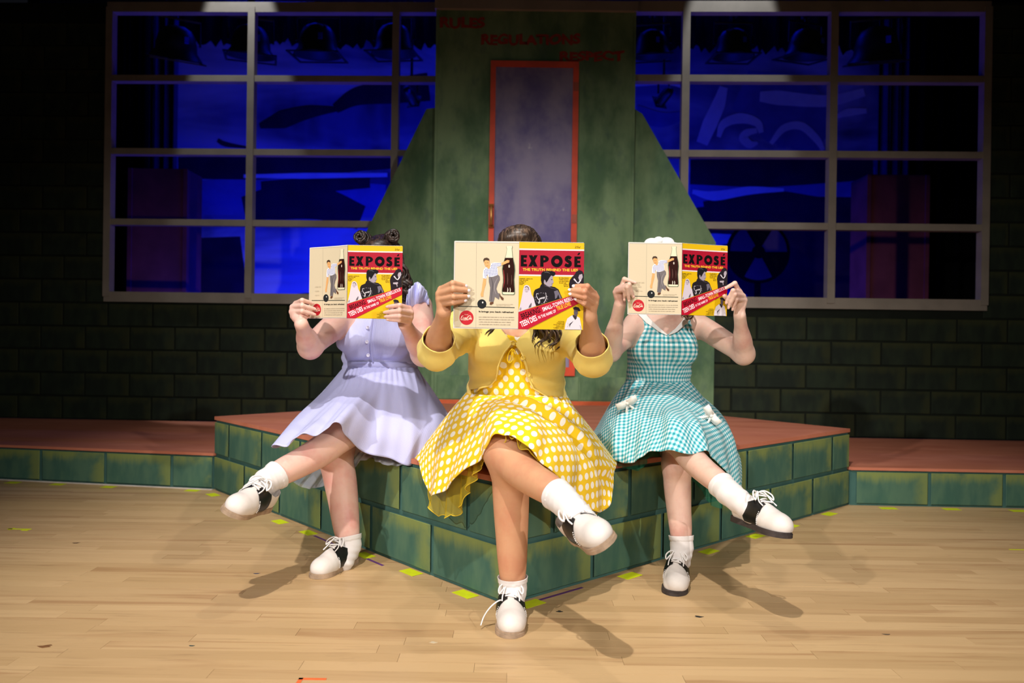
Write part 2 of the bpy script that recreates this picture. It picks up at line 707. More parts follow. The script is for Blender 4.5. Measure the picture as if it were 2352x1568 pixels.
lx = [on('L', 252, 260)[0], on('L', 577, 260)[0], on('L', 908, 260)[0]]
lz = [on('L', 420, 683)[2], on('L', 420, 511)[2], on('L', 420, 349)[2], on('L', 420, 181)[2], on('L', 420, 18)[2]]
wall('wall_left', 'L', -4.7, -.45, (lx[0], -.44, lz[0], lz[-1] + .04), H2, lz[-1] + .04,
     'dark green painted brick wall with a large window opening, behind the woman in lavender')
window('window_1', 'L', lx, lz, lx[0] - .02, -.47, 'taupe grid window frame behind the woman in lavender')
rx = [on('R', 1573, 260)[0], on('R', 1912, 260)[0], on('R', 2264, 260)[0]]
rz = [on('R', 1850, 696)[2], on('R', 1850, 520)[2], on('R', 1850, 355)[2], on('R', 1850, 182)[2], on('R', 1850, 17)[2]]
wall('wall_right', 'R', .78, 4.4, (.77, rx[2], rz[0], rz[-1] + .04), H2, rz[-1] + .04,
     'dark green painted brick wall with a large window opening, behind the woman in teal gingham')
window('window_2', 'R', rx, rz, .80, rx[2] + .02, 'taupe grid window frame behind the woman in teal gingham')

# --- centre wall with the red framed door
CY = 5.39
cp = lambda px, py: WL(px, py, CY, 0)
cx0, cx1 = cp(1000, 480)[0], cp(1451, 480)[0]
ctop = cp(1226, 22)[2]
wc = empty('wall_center', (0, CY, 0))
tag(wc, 'tall mottled green wall panel with a red framed purple door and three words', kind='structure')
dx0, dx1 = cp(1124, 400)[0], cp(1326, 400)[0]
dz0, dz1 = cp(1315, 863)[2], cp(1226, 142)[2]
bw = B()
for (a, b, z0, z1) in ((cx0, dx0, H1, ctop), (dx1, cx1, H1, ctop), (dx0, dx1, H1, dz0), (dx0, dx1, dz1, ctop)):
    bw.box(a, b, 0, .03, z0, z1)
bw.build('wall_panel', M_GREEN, wc)
B().box(cx0 - .012, cx0 + .005, -.006, .05, H1, ctop).build('edge_strip', M_GREEN, wc)
B().box(cx1 - .005, cx1 + .012, -.006, .05, H1, ctop).build('edge_strip', M_GREEN, wc)
B().box(cx0 + .01, cx1 - .06, -.014, 0, H1, H1 + .026).build('base_trim', M_TRIMBASE, wc)
B().box(cx0 - .02, cx1 + .02, -.03, .06, ctop - .012, ctop + .055).build('top_rail', M_FRAME, wc)
# big painted stones low on the centre wall
M_STONE = plain('pale_green_stone_paint', srgb(92, 118, 84), .8, .2, .16, 7)
sx = [cx0 + .02, cx0 + .34, cx0 + .72, cx0 + 1.02, cx1 - .02]
for i in range(4):
    o = B().chip(sx[i + 1] - sx[i] - .012, .165, .004).build('painted_stone', M_GREEN, wc)
    o.location = (sx[i] + .006, 0, H1 + .03)
# door
dr = empty('door_1', (dx0, CY, dz0))
tag(dr, 'narrow purple door in a red frame at the top of the platform', kind='structure')
DW, DH = dx1 - dx0, dz1 - dz0
fw = cp(1136, 400)[0] - dx0
fwr = dx1 - cp(1313, 400)[0]
ft = dz1 - cp(1226, 155)[2]
B().box(0, fw, -.018, .03, 0, DH).build('door_frame', M_RED, dr)
B().box(DW - fwr, DW, -.018, .03, 0, DH).build('door_frame', M_RED, dr)
B().box(fw, DW - fwr, -.018, .03, DH - ft, DH).build('door_frame', M_RED, dr)
B().box(fw, DW - fwr, -.018, .03, 0, .06).build('door_frame', M_RED, dr)
B().box(fw, DW - fwr, -.004, .022, .06, DH - ft).build('door_panel', M_DOOR, dr)
hz = cp(1130, 497)[2] - dz0
hd = B()
hx = fw * .5
hd.box(hx - .016, hx + .016, -.030, -.018, hz + .062, hz + .082)
hd.box(hx - .016, hx + .016, -.030, -.018, hz - .082, hz - .062)
hd.tube([(hx, -.024, hz + .07), (hx, -.05, hz + .055), (hx, -.056, hz), (hx, -.05, hz - .055), (hx, -.024, hz - .07)], .009, 8)
hd.build('door_handle', M_BRASS, dr, True)
for zz in (.50, .92):
    B().box(DW - fwr * .9, DW - .002, -.021, -.018, DH * zz - .03, DH * zz + .03).build('door_hinge', plain('hinge_patch', srgb(150, 62, 34), .5), dr)

# --- wings that lean back from the centre wall


def wing(name, base, tip, shape, label):
    """vertical board standing between two xy points; shape in (distance, z)"""
    base = np.array(base)
    tip = np.array(tip)
    d = tip - base
    ang = math.atan2(d[1], d[0])
    o = empty(name, (base[0], base[1], 0), ang)
    tag(o, label, kind='structure')
    B().prism_y(shape, 0, .02).build('wing_board', M_GREEN, o)
    return o


lt = np.array([P(826, 600, 5.775)[0], 5.775])
lb = np.array([cx0 + .005, CY + .012])
Ld = np.linalg.norm(lt - lb)
wing('wall_wing_left', lt, lb, [(0, H1 - .2), (Ld, H1 - .2), (Ld, P(998, 246, 5.40)[2]), (Ld * .86, P(976, 250, 5.45)[2]), (0, P(826, 562, 5.77)[2])],
     'sloped green wing board leaning away from the centre wall, behind the woman in lavender')
rt = np.array([P(1643, 600, 5.425)[0], 5.418])
rb = np.array([cx1 - .005, CY + .012])
Rd = np.linalg.norm(rt - rb)
wing('wall_wing_right', rb, rt, [(0, H1 - .2), (Rd, H1 - .2), (Rd, P(1643, 557, 5.42)[2]), (Rd * .12, P(1475, 262, 5.41)[2]), (0, P(1453, 246, 5.40)[2])],
     'sloped green wing board beside the centre wall, behind the woman in teal gingham')
# ------------------------------------------------------------------ behind the windows: painted backdrop, drapes, lamps
BY = 9.4
t = NT('scenic_backdrop_paint', .85, .15)
c_ = t.coord('Object')
n1 = t.noise(t.mapping(c_, (.35, 1, 1.1)), 1.0, 4, .55, .6)
n2 = t.noise(t.mapping(c_, (1.6, 1, .7)), 1.0, 3, .5, .3)
t.color(t.mix(t.ramp(n1, .38, .66), t.mix(t.ramp(n2, .35, .65), srgb(40, 44, 90), srgb(100, 108, 170)), srgb(204, 208, 236)))
M_MURAL = t.m
M_MUD = plain('backdrop_dark_violet_paint', srgb(34, 24, 62), .85, .1, .2, 3)
M_MUL = plain('backdrop_light_paint', srgb(236, 238, 250), .85, .1, .1, 3)
M_MUM = plain('backdrop_mid_blue_paint', srgb(104, 112, 180), .85, .1, .15, 3)
bd = empty('painted_backdrop', (0, BY, 0))
tag(bd, 'large scenic backdrop washed in deep blue light, seen through both windows', 'backdrop')
bx0, bx1 = P(406, 300, BY)[0], P(2016, 300, BY)[0]
B().box(bx0, bx1, 0, .02, .02, P(1176, 60, BY)[2]).build('backdrop_cloth', M_MURAL, bd)


def stroke(pts, wd, mat, d=.006, n=26):
    """a brush stroke on the backdrop; pts are picture pixels, wd widths in metres"""
    q = crom([P(px, py, BY)[[0, 2]] for px, py in pts], n)
    ws = np.interp(np.linspace(0, 1, n), np.linspace(0, 1, len(wd)), wd)
    tg = np.gradient(q, axis=0)
    nm = np.stack([-tg[:, 1], tg[:, 0]], 1)
    nm /= np.linalg.norm(nm, axis=1)[:, None] + 1e-9
    a = q + nm * ws[:, None] / 2
    b = q - nm * ws[:, None] / 2
    V = [(x, -d, z) for x, z in a] + [(x, -d, z) for x, z in b]
    fs = [(i, n + i, n + i + 1, i + 1) for i in range(n - 1)]
    return mesh_np('painted_stroke', np.array(V), fs, mat, bd)


wbk = B().box(-6, 6, 10.7, 10.8, 0, 6.6).build('wall_back', M_BLACK)
tag(wbk, 'black back wall of the theatre behind the painted backdrop', kind='structure')

stroke([(597, 290), (650, 275), (710, 258), (790, 250)], [.06, .22, .16, .03], M_MUD, .008)
stroke([(770, 250), (820, 222), (900, 210), (985, 200)], [.12, .22, .3, .34], M_MUD, .006)
stroke([(500, 322), (520, 332), (575, 340)], [.05, .06, .02], M_MUD)
stroke([(410, 386), (600, 384), (760, 378), (905, 372)], [.26, .3, .22, .16], M_MUD, .005)
stroke([(560, 405), (700, 404), (890, 402)], [.04, .07, .05], M_MUL, .009)
stroke([(600, 430), (720, 425), (850, 420)], [.14, .2, .12], M_MUD, .007)
stroke([(560, 480), (640, 465), (740, 468), (830, 500)], [.3, .42, .4, .3], M_MUD, .004)
stroke([(430, 560), (430, 690)], [.5, .6], M_MUD, .0045)
stroke([(1455, 190), (1530, 188), (1570, 200)], [.1, .08, .04], M_MUL, .009)
stroke([(1460, 262), (1520, 275), (1570, 265)], [.22, .18, .1], M_MUM, .007)
stroke([(1612, 330), (1630, 285), (1650, 240), (1662, 200)], [.14, .18, .16, .1], M_MUL, .007)
stroke([(1650, 315), (1662, 285), (1700, 272), (1738, 282), (1748, 305)], [.05, .1, .13, .1, .06], M_MUL, .009)
stroke([(1738, 300), (1716, 305), (1708, 318), (1722, 332), (1740, 328)], [.06, .09, .12, .1, .03], M_MUL, .01)
stroke([(1795, 340), (1800, 316), (1830, 302), (1862, 318), (1880, 345)], [.1, .2, .26, .22, .14], M_MUM, .006)
stroke([(1770, 330), (1800, 295), (1840, 290), (1875, 320), (1890, 345)], [.05, .09, .1, .09, .05], M_MUL, .009)
stroke([(1745, 222), (1790, 225), (1900, 232), (1985, 212)], [.12, .18, .14, .1], M_MUL, .007)
stroke([(1920, 268), (1950, 258), (1990, 255)], [.05, .1, .06], M_MUL, .009)
stroke([(1585, 395), (1750, 398), (1900, 392), (2005, 388)], [.3, .34, .3, .26], M_MUD, .005)
stroke([(1590, 440), (1640, 450), (1720, 438), (1800, 436)], [.05, .12, .1, .04], M_MUL, .009)
stroke([(1620, 500), (1760, 480), (1880, 490)], [.4, .46, .4], M_MUD, .004)
stroke([(1585, 445), (1760, 450), (2012, 440)], [.55, .6, .6], M_MUM, .0035)
stroke([(1600, 505), (1800, 500), (2012, 510)], [.3, .5, .6], M_MUD, .0042)
stroke([(1650, 610), (1800, 620), (2012, 620)], [.5, .8, .9], M_MUD, .0038)
stroke([(440, 455), (620, 450), (885, 462)], [.4, .5, .4], M_MUM, .0035)
stroke([(500, 545), (505, 690)], [.55, .7], M_MUD, .0042)
stroke([(600, 690), (700, 705), (780, 730)], [.05, .35, .6], M_MUD, .0052)
stroke([(1700, 205), (1800, 250), (1900, 310)], [.5, .9, .6], M_MUM, .003)
stroke([(1880, 560), (1885, 680)], [1.7, 1.8], M_MUD, .0045)


def drape(name, px0, px1, py0, d, zb, label, mat, folds, ragged=0.0, zt=5.2):
    x0, x1 = P(px0, py0, d)[0], P(px1, py0, d)[0]
    o = empty(name, ((x0 + x1) / 2, d, 0))
    tag(o, label, 'curtain')
    n = folds * 6
    xs = np.linspace(x0, x1, n + 1)
    V, fs = [], []
    r = random.Random(px0)
    for i, x in enumerate(xs):
        yy = .045 * math.sin(i * 2 * math.pi / 6) + .01 * r.random()
        zl = zb + ragged * (r.random() - .5)
        V += [(x - o.location.x, yy, zl), (x - o.location.x, yy, zt)]
    for i in range(n):
        fs.append((2 * i, 2 * i + 2, 2 * i + 3, 2 * i + 1))
    c = mesh_np('curtain_cloth', np.array(V), fs, mat, o, True)
    m = c.modifiers.new('thick', 'SOLIDIFY')
    m.thickness = .006
    return o


M_LEG = plain('dull_violet_masking_cloth', srgb(66, 58, 88), .9, .1, .15, 6)
drape('stage_curtain', 60, 342, 300, 8.3, .05, 'black side curtain hanging at the outer edge of the window behind the woman in lavender', M_BLACK, 8)
drape('stage_curtain', 343, 407, 300, 8.7, .05, 'narrow dull violet curtain strip beside the blue backdrop, behind the woman in lavender', M_LEG, 3)
drape('stage_curtain', 2090, 2420, 300, 8.3, .05, 'black side curtain hanging at the outer edge of the window behind the woman in gingham', M_BLACK, 8)
drape('stage_curtain', 2018, 2088, 300, 8.7, .05, 'narrow dull violet curtain strip beside the blue backdrop, behind the woman in gingham', M_LEG, 3)
drape('border_curtain', 250, 2120, 100, 8.9, P(700, 100, 8.9)[2], 'black border curtain with a ragged lower edge above the blue backdrop', M_BLACK, 40, .10, 5.4)

M_PANEL = plain('dark_maroon_flat_paint', srgb(110, 52, 62), .7, .2, .2, 3)
for (a, b, c, d_, dd, lab) in ((300, 425, 386, 560, 7.6, 'dark maroon scenery box in the lower corner of the window behind the woman in lavender'),
                               (1996, 2128, 400, 570, 7.6, 'dark maroon scenery box in the lower corner of the window behind the woman in gingham')):
    p, q_ = P(a, c, dd), P(b, d_, dd)
    o = empty('scenery_box', ((p[0] + q_[0]) / 2, dd, 0))
    tag(o, lab, 'scenery')
    hw = (q_[0] - p[0]) / 2
    B().box(-hw, hw, 0, .4, q_[2] - .9, p[2]).build('box_body', M_PANEL, o)
    for s in (-1, 1):
        B().box(s * hw - .02, s * hw + .02, -.012, 0, q_[2] - .9, p[2]).build('box_edge', M_PANEL, o)
    B().box(-hw, hw, 0, .4, 0, q_[2] - .9).build('box_base', M_BLACK, o)

# round sign with three blades, low in the right window
tp = P(1742, 578, 8.2)
tr = empty('trefoil_sign', (tp[0], tp[1], 0))
tag(tr, 'dark round sign with three pale violet blades, low in the window beside the gingham dress', 'sign')
M_BLADE = plain('pale_violet_blade_paint', srgb(74, 58, 76), .8, .1, .1, 4)
R_ = .30
ang_ = np.linspace(0, 2 * math.pi, 33)[:-1]
B().prism_y([(math.cos(a) * R_ * 1.12, tp[2] + math.sin(a) * R_ * 1.12) for a in ang_], 0, .03).build('sign_disc', M_BLACK, tr)
for k in range(3):
    a0 = math.radians(270 + 120 * k)
    aa = np.linspace(a0 - math.radians(29), a0 + math.radians(29), 9)
    pts = [(math.cos(a) * R_, tp[2] + math.sin(a) * R_) for a in aa] + [(math.cos(a) * R_ * .24, tp[2] + math.sin(a) * R_ * .24) for a in aa[::-1]]
    B().prism_y(pts, -.008, .002).build('sign_blade', M_BLADE, tr)
B().box(-.03, .03, .0, .03, 0, tp[2] - R_ * 1.1).build('sign_post', M_BLACK, tr)

# lighting bar with hanging lamps
ZP = 4.05
bar = B().tube([(-4.6, 7.5, ZP), (4.8, 7.5, ZP)], .025, 10).build('lighting_bar', M_BLACKM)
tag(bar, 'black lighting bar above the windows that the stage lamps hang from', 'bar')
bar2 = B().tube([(-4.6, 8.15, 4.35), (4.8, 8.15, 4.35)], .022, 10).build('lighting_bar', M_BLACKM)
tag(bar2, 'second black lighting bar close to the backdrop that carries the small can lamps', 'bar')
M_GLINT = plain('blue_glint', srgb(20, 40, 210), .3, .5, .1)  # blue glint on the lamps, put into the colour


def bell_lamp(px, py, wpx, label, tilt, yaw, shape='bell'):
    dl = 7.5 if shape == 'bell' else 8.15
    p = P(px, py, dl)
    sc = wpx / F * dl / .44
    o = empty('stage_lamp', tuple(p), yaw)
    tag(o, label, 'stage lamp', 'hanging stage lamps seen through the windows')
    M = Matrix.Rotation(tilt, 4, 'X')
    if shape == 'bell':
        prof = [(.001, .20), (.06, .195), (.12, .165), (.155, .11), (.172, .04), (.178, -.02), (.22, -.075), (.225, -.085), (.205, -.08), (.17, -.02), (.001, .02)]
    else:
        prof = [(.001, .21), (.05, .205), (.075, .16), (.085, .08), (.09, -.09), (.10, -.10), (.085, -.10), (.08, -.02), (.001, .02)]
    prof = [(a * sc, b * sc) for a, b in prof]
    B().lathe(prof, 28, 0, M).build('lamp_body', M_BLACKM, o, True)
    f = B()
    h = .235 * sc if shape == 'bell' else .11 * sc
    z = (-.09 if shape == 'bell' else -.105) * sc
    for (x0, x1, y0, y1) in ((-h, h, -h, -h + .02), (-h, h, h - .02, h), (-h, -h + .02, -h, h), (h - .02, h, -h, h)):
        f.box(x0, x1, y0, y1, z - .012, z)
    f.v = [tuple(M @ Vector(v)) for v in f.v]
    f.build('gel_frame', M_BLACKM, o)
    g = B().box(.05 * sc, .085 * sc, -.19 * sc, -.182 * sc, .0, .055 * sc)  # small blue chip that stands for the glint on the lamp
    g.build('lens_glint', M_GLINT, o)
    yk = B()
    wv = .2 * sc if shape == 'bell' else .11 * sc
    top = (ZP if shape == 'bell' else 4.35) - p[2]
    yk.tube([(-wv, 0, .05 * sc), (-wv, 0, .27 * sc), (wv, 0, .27 * sc), (wv, 0, .05 * sc)], .012, 6)
    yk.tube([(0, 0, .27 * sc), (0, 0, top)], .014, 6)
    yk.build('yoke', M_BLACKM, o)
    c = B().box(-.03, .03, -.035, .035, top - .05, top + .035)
    c.build('clamp', M_BLACKM, o)
    return o


W1, W2 = 'window behind the lavender woman', 'window behind the gingham woman'
bell_lamp(405, 112, 112, 'black lamp tilted outward, nearest the dark curtain in the ' + W1, .35, .5)
bell_lamp(576, 108, 108, 'bell-shaped lamp second from the curtain in the ' + W1, .15, .3)
bell_lamp(730, 106, 108, 'bell-shaped lamp in the middle pane of the ' + W1, .12, 0)
bell_lamp(905, 104, 104, 'bell-shaped lamp crossing the mullion nearest the door, ' + W1, .12, -.1)
bell_lamp(945, 222, 62, 'small can lamp low beside the sloped board, ' + W1, 1.1, -.4, 'can')
bell_lamp(1497, 112, 92, 'bell-shaped lamp in the narrow pane nearest the door, ' + W2, .15, -.2)
bell_lamp(1684, 112, 96, 'bell-shaped lamp over the middle pane, ' + W2, .1, 0)
bell_lamp(1850, 112, 96, 'lamp just before the second mullion of the ' + W2, .15, .3)
bell_lamp(2012, 118, 120, 'wide-rimmed lamp nearest the dark curtain, ' + W2, .3, -.3)
bell_lamp(1524, 224, 62, 'small can lamp low beside the sloped board, ' + W2, 1.1, .5, 'can')

# ------------------------------------------------------------------ tape marks on the floor
M_TAPE = plain('fluorescent_yellow_tape', srgb(214, 226, 26), .55, .35, .05, 30)
M_PURP = plain('purple_tape', srgb(104, 62, 120), .6, .3)
M_ORNG = plain('orange_tape', srgb(236, 112, 60), .6, .3)
M_WHT = plain('white_tape', srgb(214, 206, 200), .7, .3)
dAC = math.atan2(*(A0 - C0)[::-1])
dCD = math.atan2(*(D0 - C0)[::-1])


def tape(px, py, L, Wd, ang, label, mat=M_TAPE, group=None, skew=.0):
    p = Z(px, py, 0.0006)
    o = B().prism([(-L / 2 - skew, -Wd / 2), (L / 2 - skew, -Wd / 2), (L / 2 + skew, Wd / 2), (-L / 2 + skew, Wd / 2)], .0004, .0011).build('tape_mark', mat)
    o.location = (p[0], p[1], .0004)
    o.rotation_euler = (0, 0, ang)
    tag(o, label, 'tape', group)
    return o


G1 = 'yellow tape marks along the foot of the set'
o_ = ['first', 'second', 'third', 'fourth', 'fifth', 'sixth', 'seventh']
for i, (x, y_) in enumerate([(30, 1108), (133, 1112), (250, 1118), (442, 1126)]):
    tape(x, y_, .075, .05, -.13, ['yellow floor tape at the outer end of the low step, lavender side',
                                  'yellow floor tape below the first full brick of the low step by the lavender side',
                                  'yellow floor tape below the middle of the low step by the lavender side',
                                  'yellow floor tape at the low step, just before the platform by the raised saddle shoe'][i], group=G1)
for i, (x, y_) in enumerate([(489, 1136), (643, 1198), (708, 1223), (838, 1275), (944, 1314), (1069, 1364)]):
    tape(x, y_, .085, .05, dAC, ['yellow floor tape at the back corner where platform meets low step, near the raised shoe',
                                 'yellow floor tape between the raised shoe and standing leg of the woman in lavender',
                                 'yellow floor tape at the start of the purple tape line, beside the lavender woman\'s shin',
                                 'yellow floor tape half hidden behind the standing heel of the woman in lavender',
                                 'yellow floor tape midway between the lavender woman\'s shoe and the front corner',
                                 'yellow floor tape left of the trailing shoelace, close to the front corner'][i], group=G1)
for i, (x, y_) in enumerate([(1221, 1386), (1447, 1322), (1628, 1266), (1735, 1231), (1816, 1208), (1905, 1180)]):
    tape(x, y_, .085, .05, dCD, ['yellow floor tape right at the front platform corner, beside the standing saddle shoe',
                                 'large yellow floor tape between the yellow dress and the gingham woman\'s standing leg',
                                 'yellow floor tape just past the standing leg of the woman in gingham',
                                 'yellow floor tape partly covered by the raised shoe of the woman in gingham',
                                 'yellow floor tape just beyond the raised toe of the woman in gingham',
                                 'last yellow floor tape on the platform side before the low step, gingham side'][i], group=G1)
for i, (x, y_) in enumerate([(2040, 1167), (2185, 1169), (2340, 1173)]):
    tape(x, y_, .085, .045, 0, ['yellow floor tape at the low step nearest the platform on the gingham side',
                                'yellow floor tape in the middle of the low step on the gingham side',
                                'yellow floor tape at the far end of the low step on the gingham side'][i], group=G1)
tape(2337, 1262, .07, .008, 0, 'thin yellow floor line cut by the picture edge on the gingham side')
p = Z(45, 1215, 0)
ar = B().box(-.05, .05, -.006, .006, .0004, .0012).prism([(-.055, 0), (-.03, -.02), (-.03, .02)], .0004, .0012).box(.02, .05, -.025, -.013, .0004, .0013).build('tape_arrow', M_TAPE)
ar.location = (p[0], p[1], .0002)
tag(ar, 'small yellow tape arrow lying alone on the floor far from the platform', 'tape')
for (pa, pb, lab) in (((722, 1230), (880, 1299), 'purple tape line on the floor behind the lavender woman\'s standing shoe'),
                      ((1228, 1381), (1338, 1349), 'purple tape line on the floor from the front corner towards the gingham side')):
    a, b = Z(*pa, 0), Z(*pb, 0)
    m_ = (a + b) / 2
    L = np.linalg.norm(b - a)
    o = B().box(-L / 2, L / 2, -.006, .006, .0003, .0008).build('tape_line', M_PURP)
    o.location = (m_[0], m_[1], .0002)
    o.rotation_euler = (0, 0, math.atan2(b[1] - a[1], b[0] - a[0]))
    tag(o, lab, 'tape')
p = Z(716, 1560, 0)
om = B().box(-.033, .036, -.004, .006, .0003, .0012).box(-.033, -.022, -.06, .006, .0003, .0012).build('tape_corner_mark', M_ORNG)
om.location = (p[0], p[1], .0003)
tag(om, 'orange tape corner mark on the floor at the very front of the picture', 'tape')
# worn white edge along the foot of the low step and paint specks on the boards
a, b = SLa, SL1
L = np.linalg.norm(b - a)
o = B().box(0, L, -.004, .012, .0, .004).build('white_base_edge', M_WHT, stepL)
o.location = (a[0] - A0[0], a[1] - A0[1], .0)
o.rotation_euler = (0, 0, math.atan2(b[1] - a[1], b[0] - a[0]))
for (x, y_, r_, col) in ((590, 1317, .010, (52, 62, 92)), (440, 1483, .007, (30, 60, 62)), (1604, 1416, .012, (40, 38, 36)), (2036, 1457, .010, (90, 76, 60)),
                         (1285, 1404, .010, (50, 46, 40)), (995, 1475, .010, (206, 190, 160)), (175, 1247, .012, (76, 52, 36)), (105, 1484, .016, (120, 80, 46))):
    p = Z(x, y_, 0)
    pts = [(math.cos(k) * r_ * (1 + .5 * math.sin(3 * k + x)), math.sin(k) * r_ * .6 * (1 + .4 * math.cos(2 * k + x))) for k in np.linspace(0, 2 * math.pi, 11)[:-1]]
    o = B().prism(pts, .0004, .0009).build('paint_speck', plain('speck_paint', srgb(*col), .7), floor)
    o.location = (p[0], p[1], 0)
# ------------------------------------------------------------------ smooth solid modelling: rounded limbs blended on a grid, meshed by surface nets
class Field:
    def __init__(s, lo, hi, vox):
        s.lo = np.asarray(lo, np.float32)
        s.vox = vox
        s.n = np.ceil((np.asarray(hi) - s.lo) / vox).astype(int) + 1
        s.f = np.full(s.n, .2, np.float32)

    def _region(s, lo, hi, m):
        a = np.clip(np.floor((np.asarray(lo) - m - s.lo) / s.vox).astype(int), 0, s.n - 1)
        b = np.clip(np.ceil((np.asarray(hi) + m - s.lo) / s.vox).astype(int) + 1, 1, s.n)
        if np.any(b <= a):
            return None
        sl = tuple(slice(a[i], b[i]) for i in range(3))
        ax = [(np.arange(a[i], b[i], dtype=np.float32) * s.vox + s.lo[i]) for i in range(3)]
        return sl, ax[0][:, None, None], ax[1][None, :, None], ax[2][None, None, :]

    def _join(s, sl, d, k, sub=False):
        cur = s.f[sl]
        if sub:
            if k > 0:
                h = np.maximum(k - np.abs(cur + d), 0) / k
                s.f[sl] = np.maximum(cur, -d) + h * h * k * .25
            else:
                s.f[sl] = np.maximum(cur, -d)
            return
        if k > 0:
            h = np.maximum(k - np.abs(cur - d), 0) / k
            s.f[sl] = np.minimum(cur, d) - h * h * k * .25
        else:
            s.f[sl] = np.minimum(cur, d)

    def cap(s, p0, p1, r0, r1, k=.01, flat=None, fs=1.0, pad=.03, sub=False):
        """tapered capsule; flat = unit axis along which it is squashed by fs (<1 thinner)"""
        p0 = np.asarray(p0, np.float32)
        p1 = np.asarray(p1, np.float32)
        R = max(r0, r1)
        g = s._region(np.minimum(p0, p1) - R, np.maximum(p0, p1) + R, k + pad)
        if g is None:
            return s
        sl, X, Y, Zc = g
        ba = p1 - p0
        if flat is not None:
            fl = np.asarray(flat, np.float32)
            fl = fl / np.linalg.norm(fl)
            q = 1 / fs - 1
            dn = (X - p0[0]) * fl[0] + (Y - p0[1]) * fl[1] + (Zc - p0[2]) * fl[2]
            X = X + dn * fl[0] * q
            Y = Y + dn * fl[1] * q
            Zc = Zc + dn * fl[2] * q
            ba = ba + fl * float(ba @ fl) * q
        L2 = float(ba @ ba) + 1e-12
        t = np.clip(((X - p0[0]) * ba[0] + (Y - p0[1]) * ba[1] + (Zc - p0[2]) * ba[2]) / L2, 0, 1)
        d = np.sqrt((X - p0[0] - t * ba[0]) ** 2 + (Y - p0[1] - t * ba[1]) ** 2 + (Zc - p0[2] - t * ba[2]) ** 2) - (r0 + (r1 - r0) * t)
        if flat is not None:
            d = d * (fs if fs < 1 else 1)
        s._join(sl, d.astype(np.float32), k, sub)
        return s

    def limb(s, pts, rs, k=.01, n=14, pad=.03, flat=None, fs=1.0):
        """one smooth tapering limb along a curve, joined to the rest in one go"""
        pts = crom(pts, n) if len(pts) > 2 else np.linspace(pts[0], pts[1], n)
        rs = np.asarray(rs, float)
        rs = crom(rs[:, None], n)[:, 0]
        R = rs.max()
        g = s._region(pts.min(0) - R, pts.max(0) + R, k + pad)
        if g is None:
            return s
        sl, X, Y, Zc = g
        D = np.full(s.f[sl].shape, 9.0, np.float32)
        for i in range(n - 1):
            p0, p1, r0, r1 = pts[i], pts[i + 1], rs[i], rs[i + 1]
            m = max(r0, r1) + k + pad
            lo, hi = np.minimum(p0, p1) - m, np.maximum(p0, p1) + m
            ix = [slice(*np.searchsorted(v.ravel(), (a, b))) for v, a, b in ((X, lo[0], hi[0]), (Y, lo[1], hi[1]), (Zc, lo[2], hi[2]))]
            x, y, z = X[ix[0]] - np.float32(p0[0]), Y[:, ix[1]] - np.float32(p0[1]), Zc[:, :, ix[2]] - np.float32(p0[2])
            ba = (p1 - p0).astype(np.float32)
            L2 = float(ba @ ba) + 1e-12
            t_ = np.clip((x * ba[0] + y * ba[1] + z * ba[2]) / L2, 0, 1)
            d = np.sqrt((x - t_ * ba[0]) ** 2 + (y - t_ * ba[1]) ** 2 + (z - t_ * ba[2]) ** 2) - (r0 + (r1 - r0) * t_).astype(np.float32)
            D[tuple(ix)] = np.minimum(D[tuple(ix)], d)
        D = np.minimum(D, .15)
        s._join(sl, D, k)
        return s

    def chain(s, pts, rs, k=.01, **kw):
        for i in range(len(pts) - 1):
            s.cap(pts[i], pts[i + 1], rs[i], rs[i + 1], k if i == 0 else max(k, .006), **kw)
        return s

    def ell(s, c, r, rot=None, k=.01, pad=.03, sub=False):
        c = np.asarray(c, np.float32)
        r = np.asarray(r, np.float32)
        R = float(r.max())
        g = s._region(c - R, c + R, k + pad)
        if g is None:
            return s
        sl, X, Y, Zc = g
        X, Y, Zc = X - c[0], Y - c[1], Zc - c[2]
        if rot is not None:
            m = np.asarray(rot, np.float32)      # rows = local axes in world
            X, Y, Zc = (m[0, 0] * X + m[0, 1] * Y + m[0, 2] * Zc, m[1, 0] * X + m[1, 1] * Y + m[1, 2] * Zc, m[2, 0] * X + m[2, 1] * Y + m[2, 2] * Zc)
        k0 = np.sqrt((X / r[0]) ** 2 + (Y / r[1]) ** 2 + (Zc / r[2]) ** 2)
        k1 = np.sqrt((X / r[0] ** 2) ** 2 + (Y / r[1] ** 2) ** 2 + (Zc / r[2] ** 2) ** 2) + 1e-9
        d = k0 * (k0 - 1) / k1
        d = np.where(k0 < .05, -float(r.min()), d)
        s._join(sl, d.astype(np.float32), k, sub)
        return s

    def cut(s, p, n):
        """remove what lies beyond the plane through p with normal n"""
        X = (np.arange(s.n[0]) * s.vox + s.lo[0])[:, None, None]
        Y = (np.arange(s.n[1]) * s.vox + s.lo[1])[None, :, None]
        Zc = (np.arange(s.n[2]) * s.vox + s.lo[2])[None, None, :]
        d = (X - p[0]) * n[0] + (Y - p[1]) * n[1] + (Zc - p[2]) * n[2]
        s.f = np.maximum(s.f, d.astype(np.float32))
        return s

    def grow(s, fn):
        X = (np.arange(s.n[0], dtype=np.float32) * s.vox + s.lo[0])[:, None, None]
        Y = (np.arange(s.n[1], dtype=np.float32) * s.vox + s.lo[1])[None, :, None]
        Zc = (np.arange(s.n[2], dtype=np.float32) * s.vox + s.lo[2])[None, None, :]
        s.f = s.f - fn(X, Y, Zc).astype(np.float32)
        return s

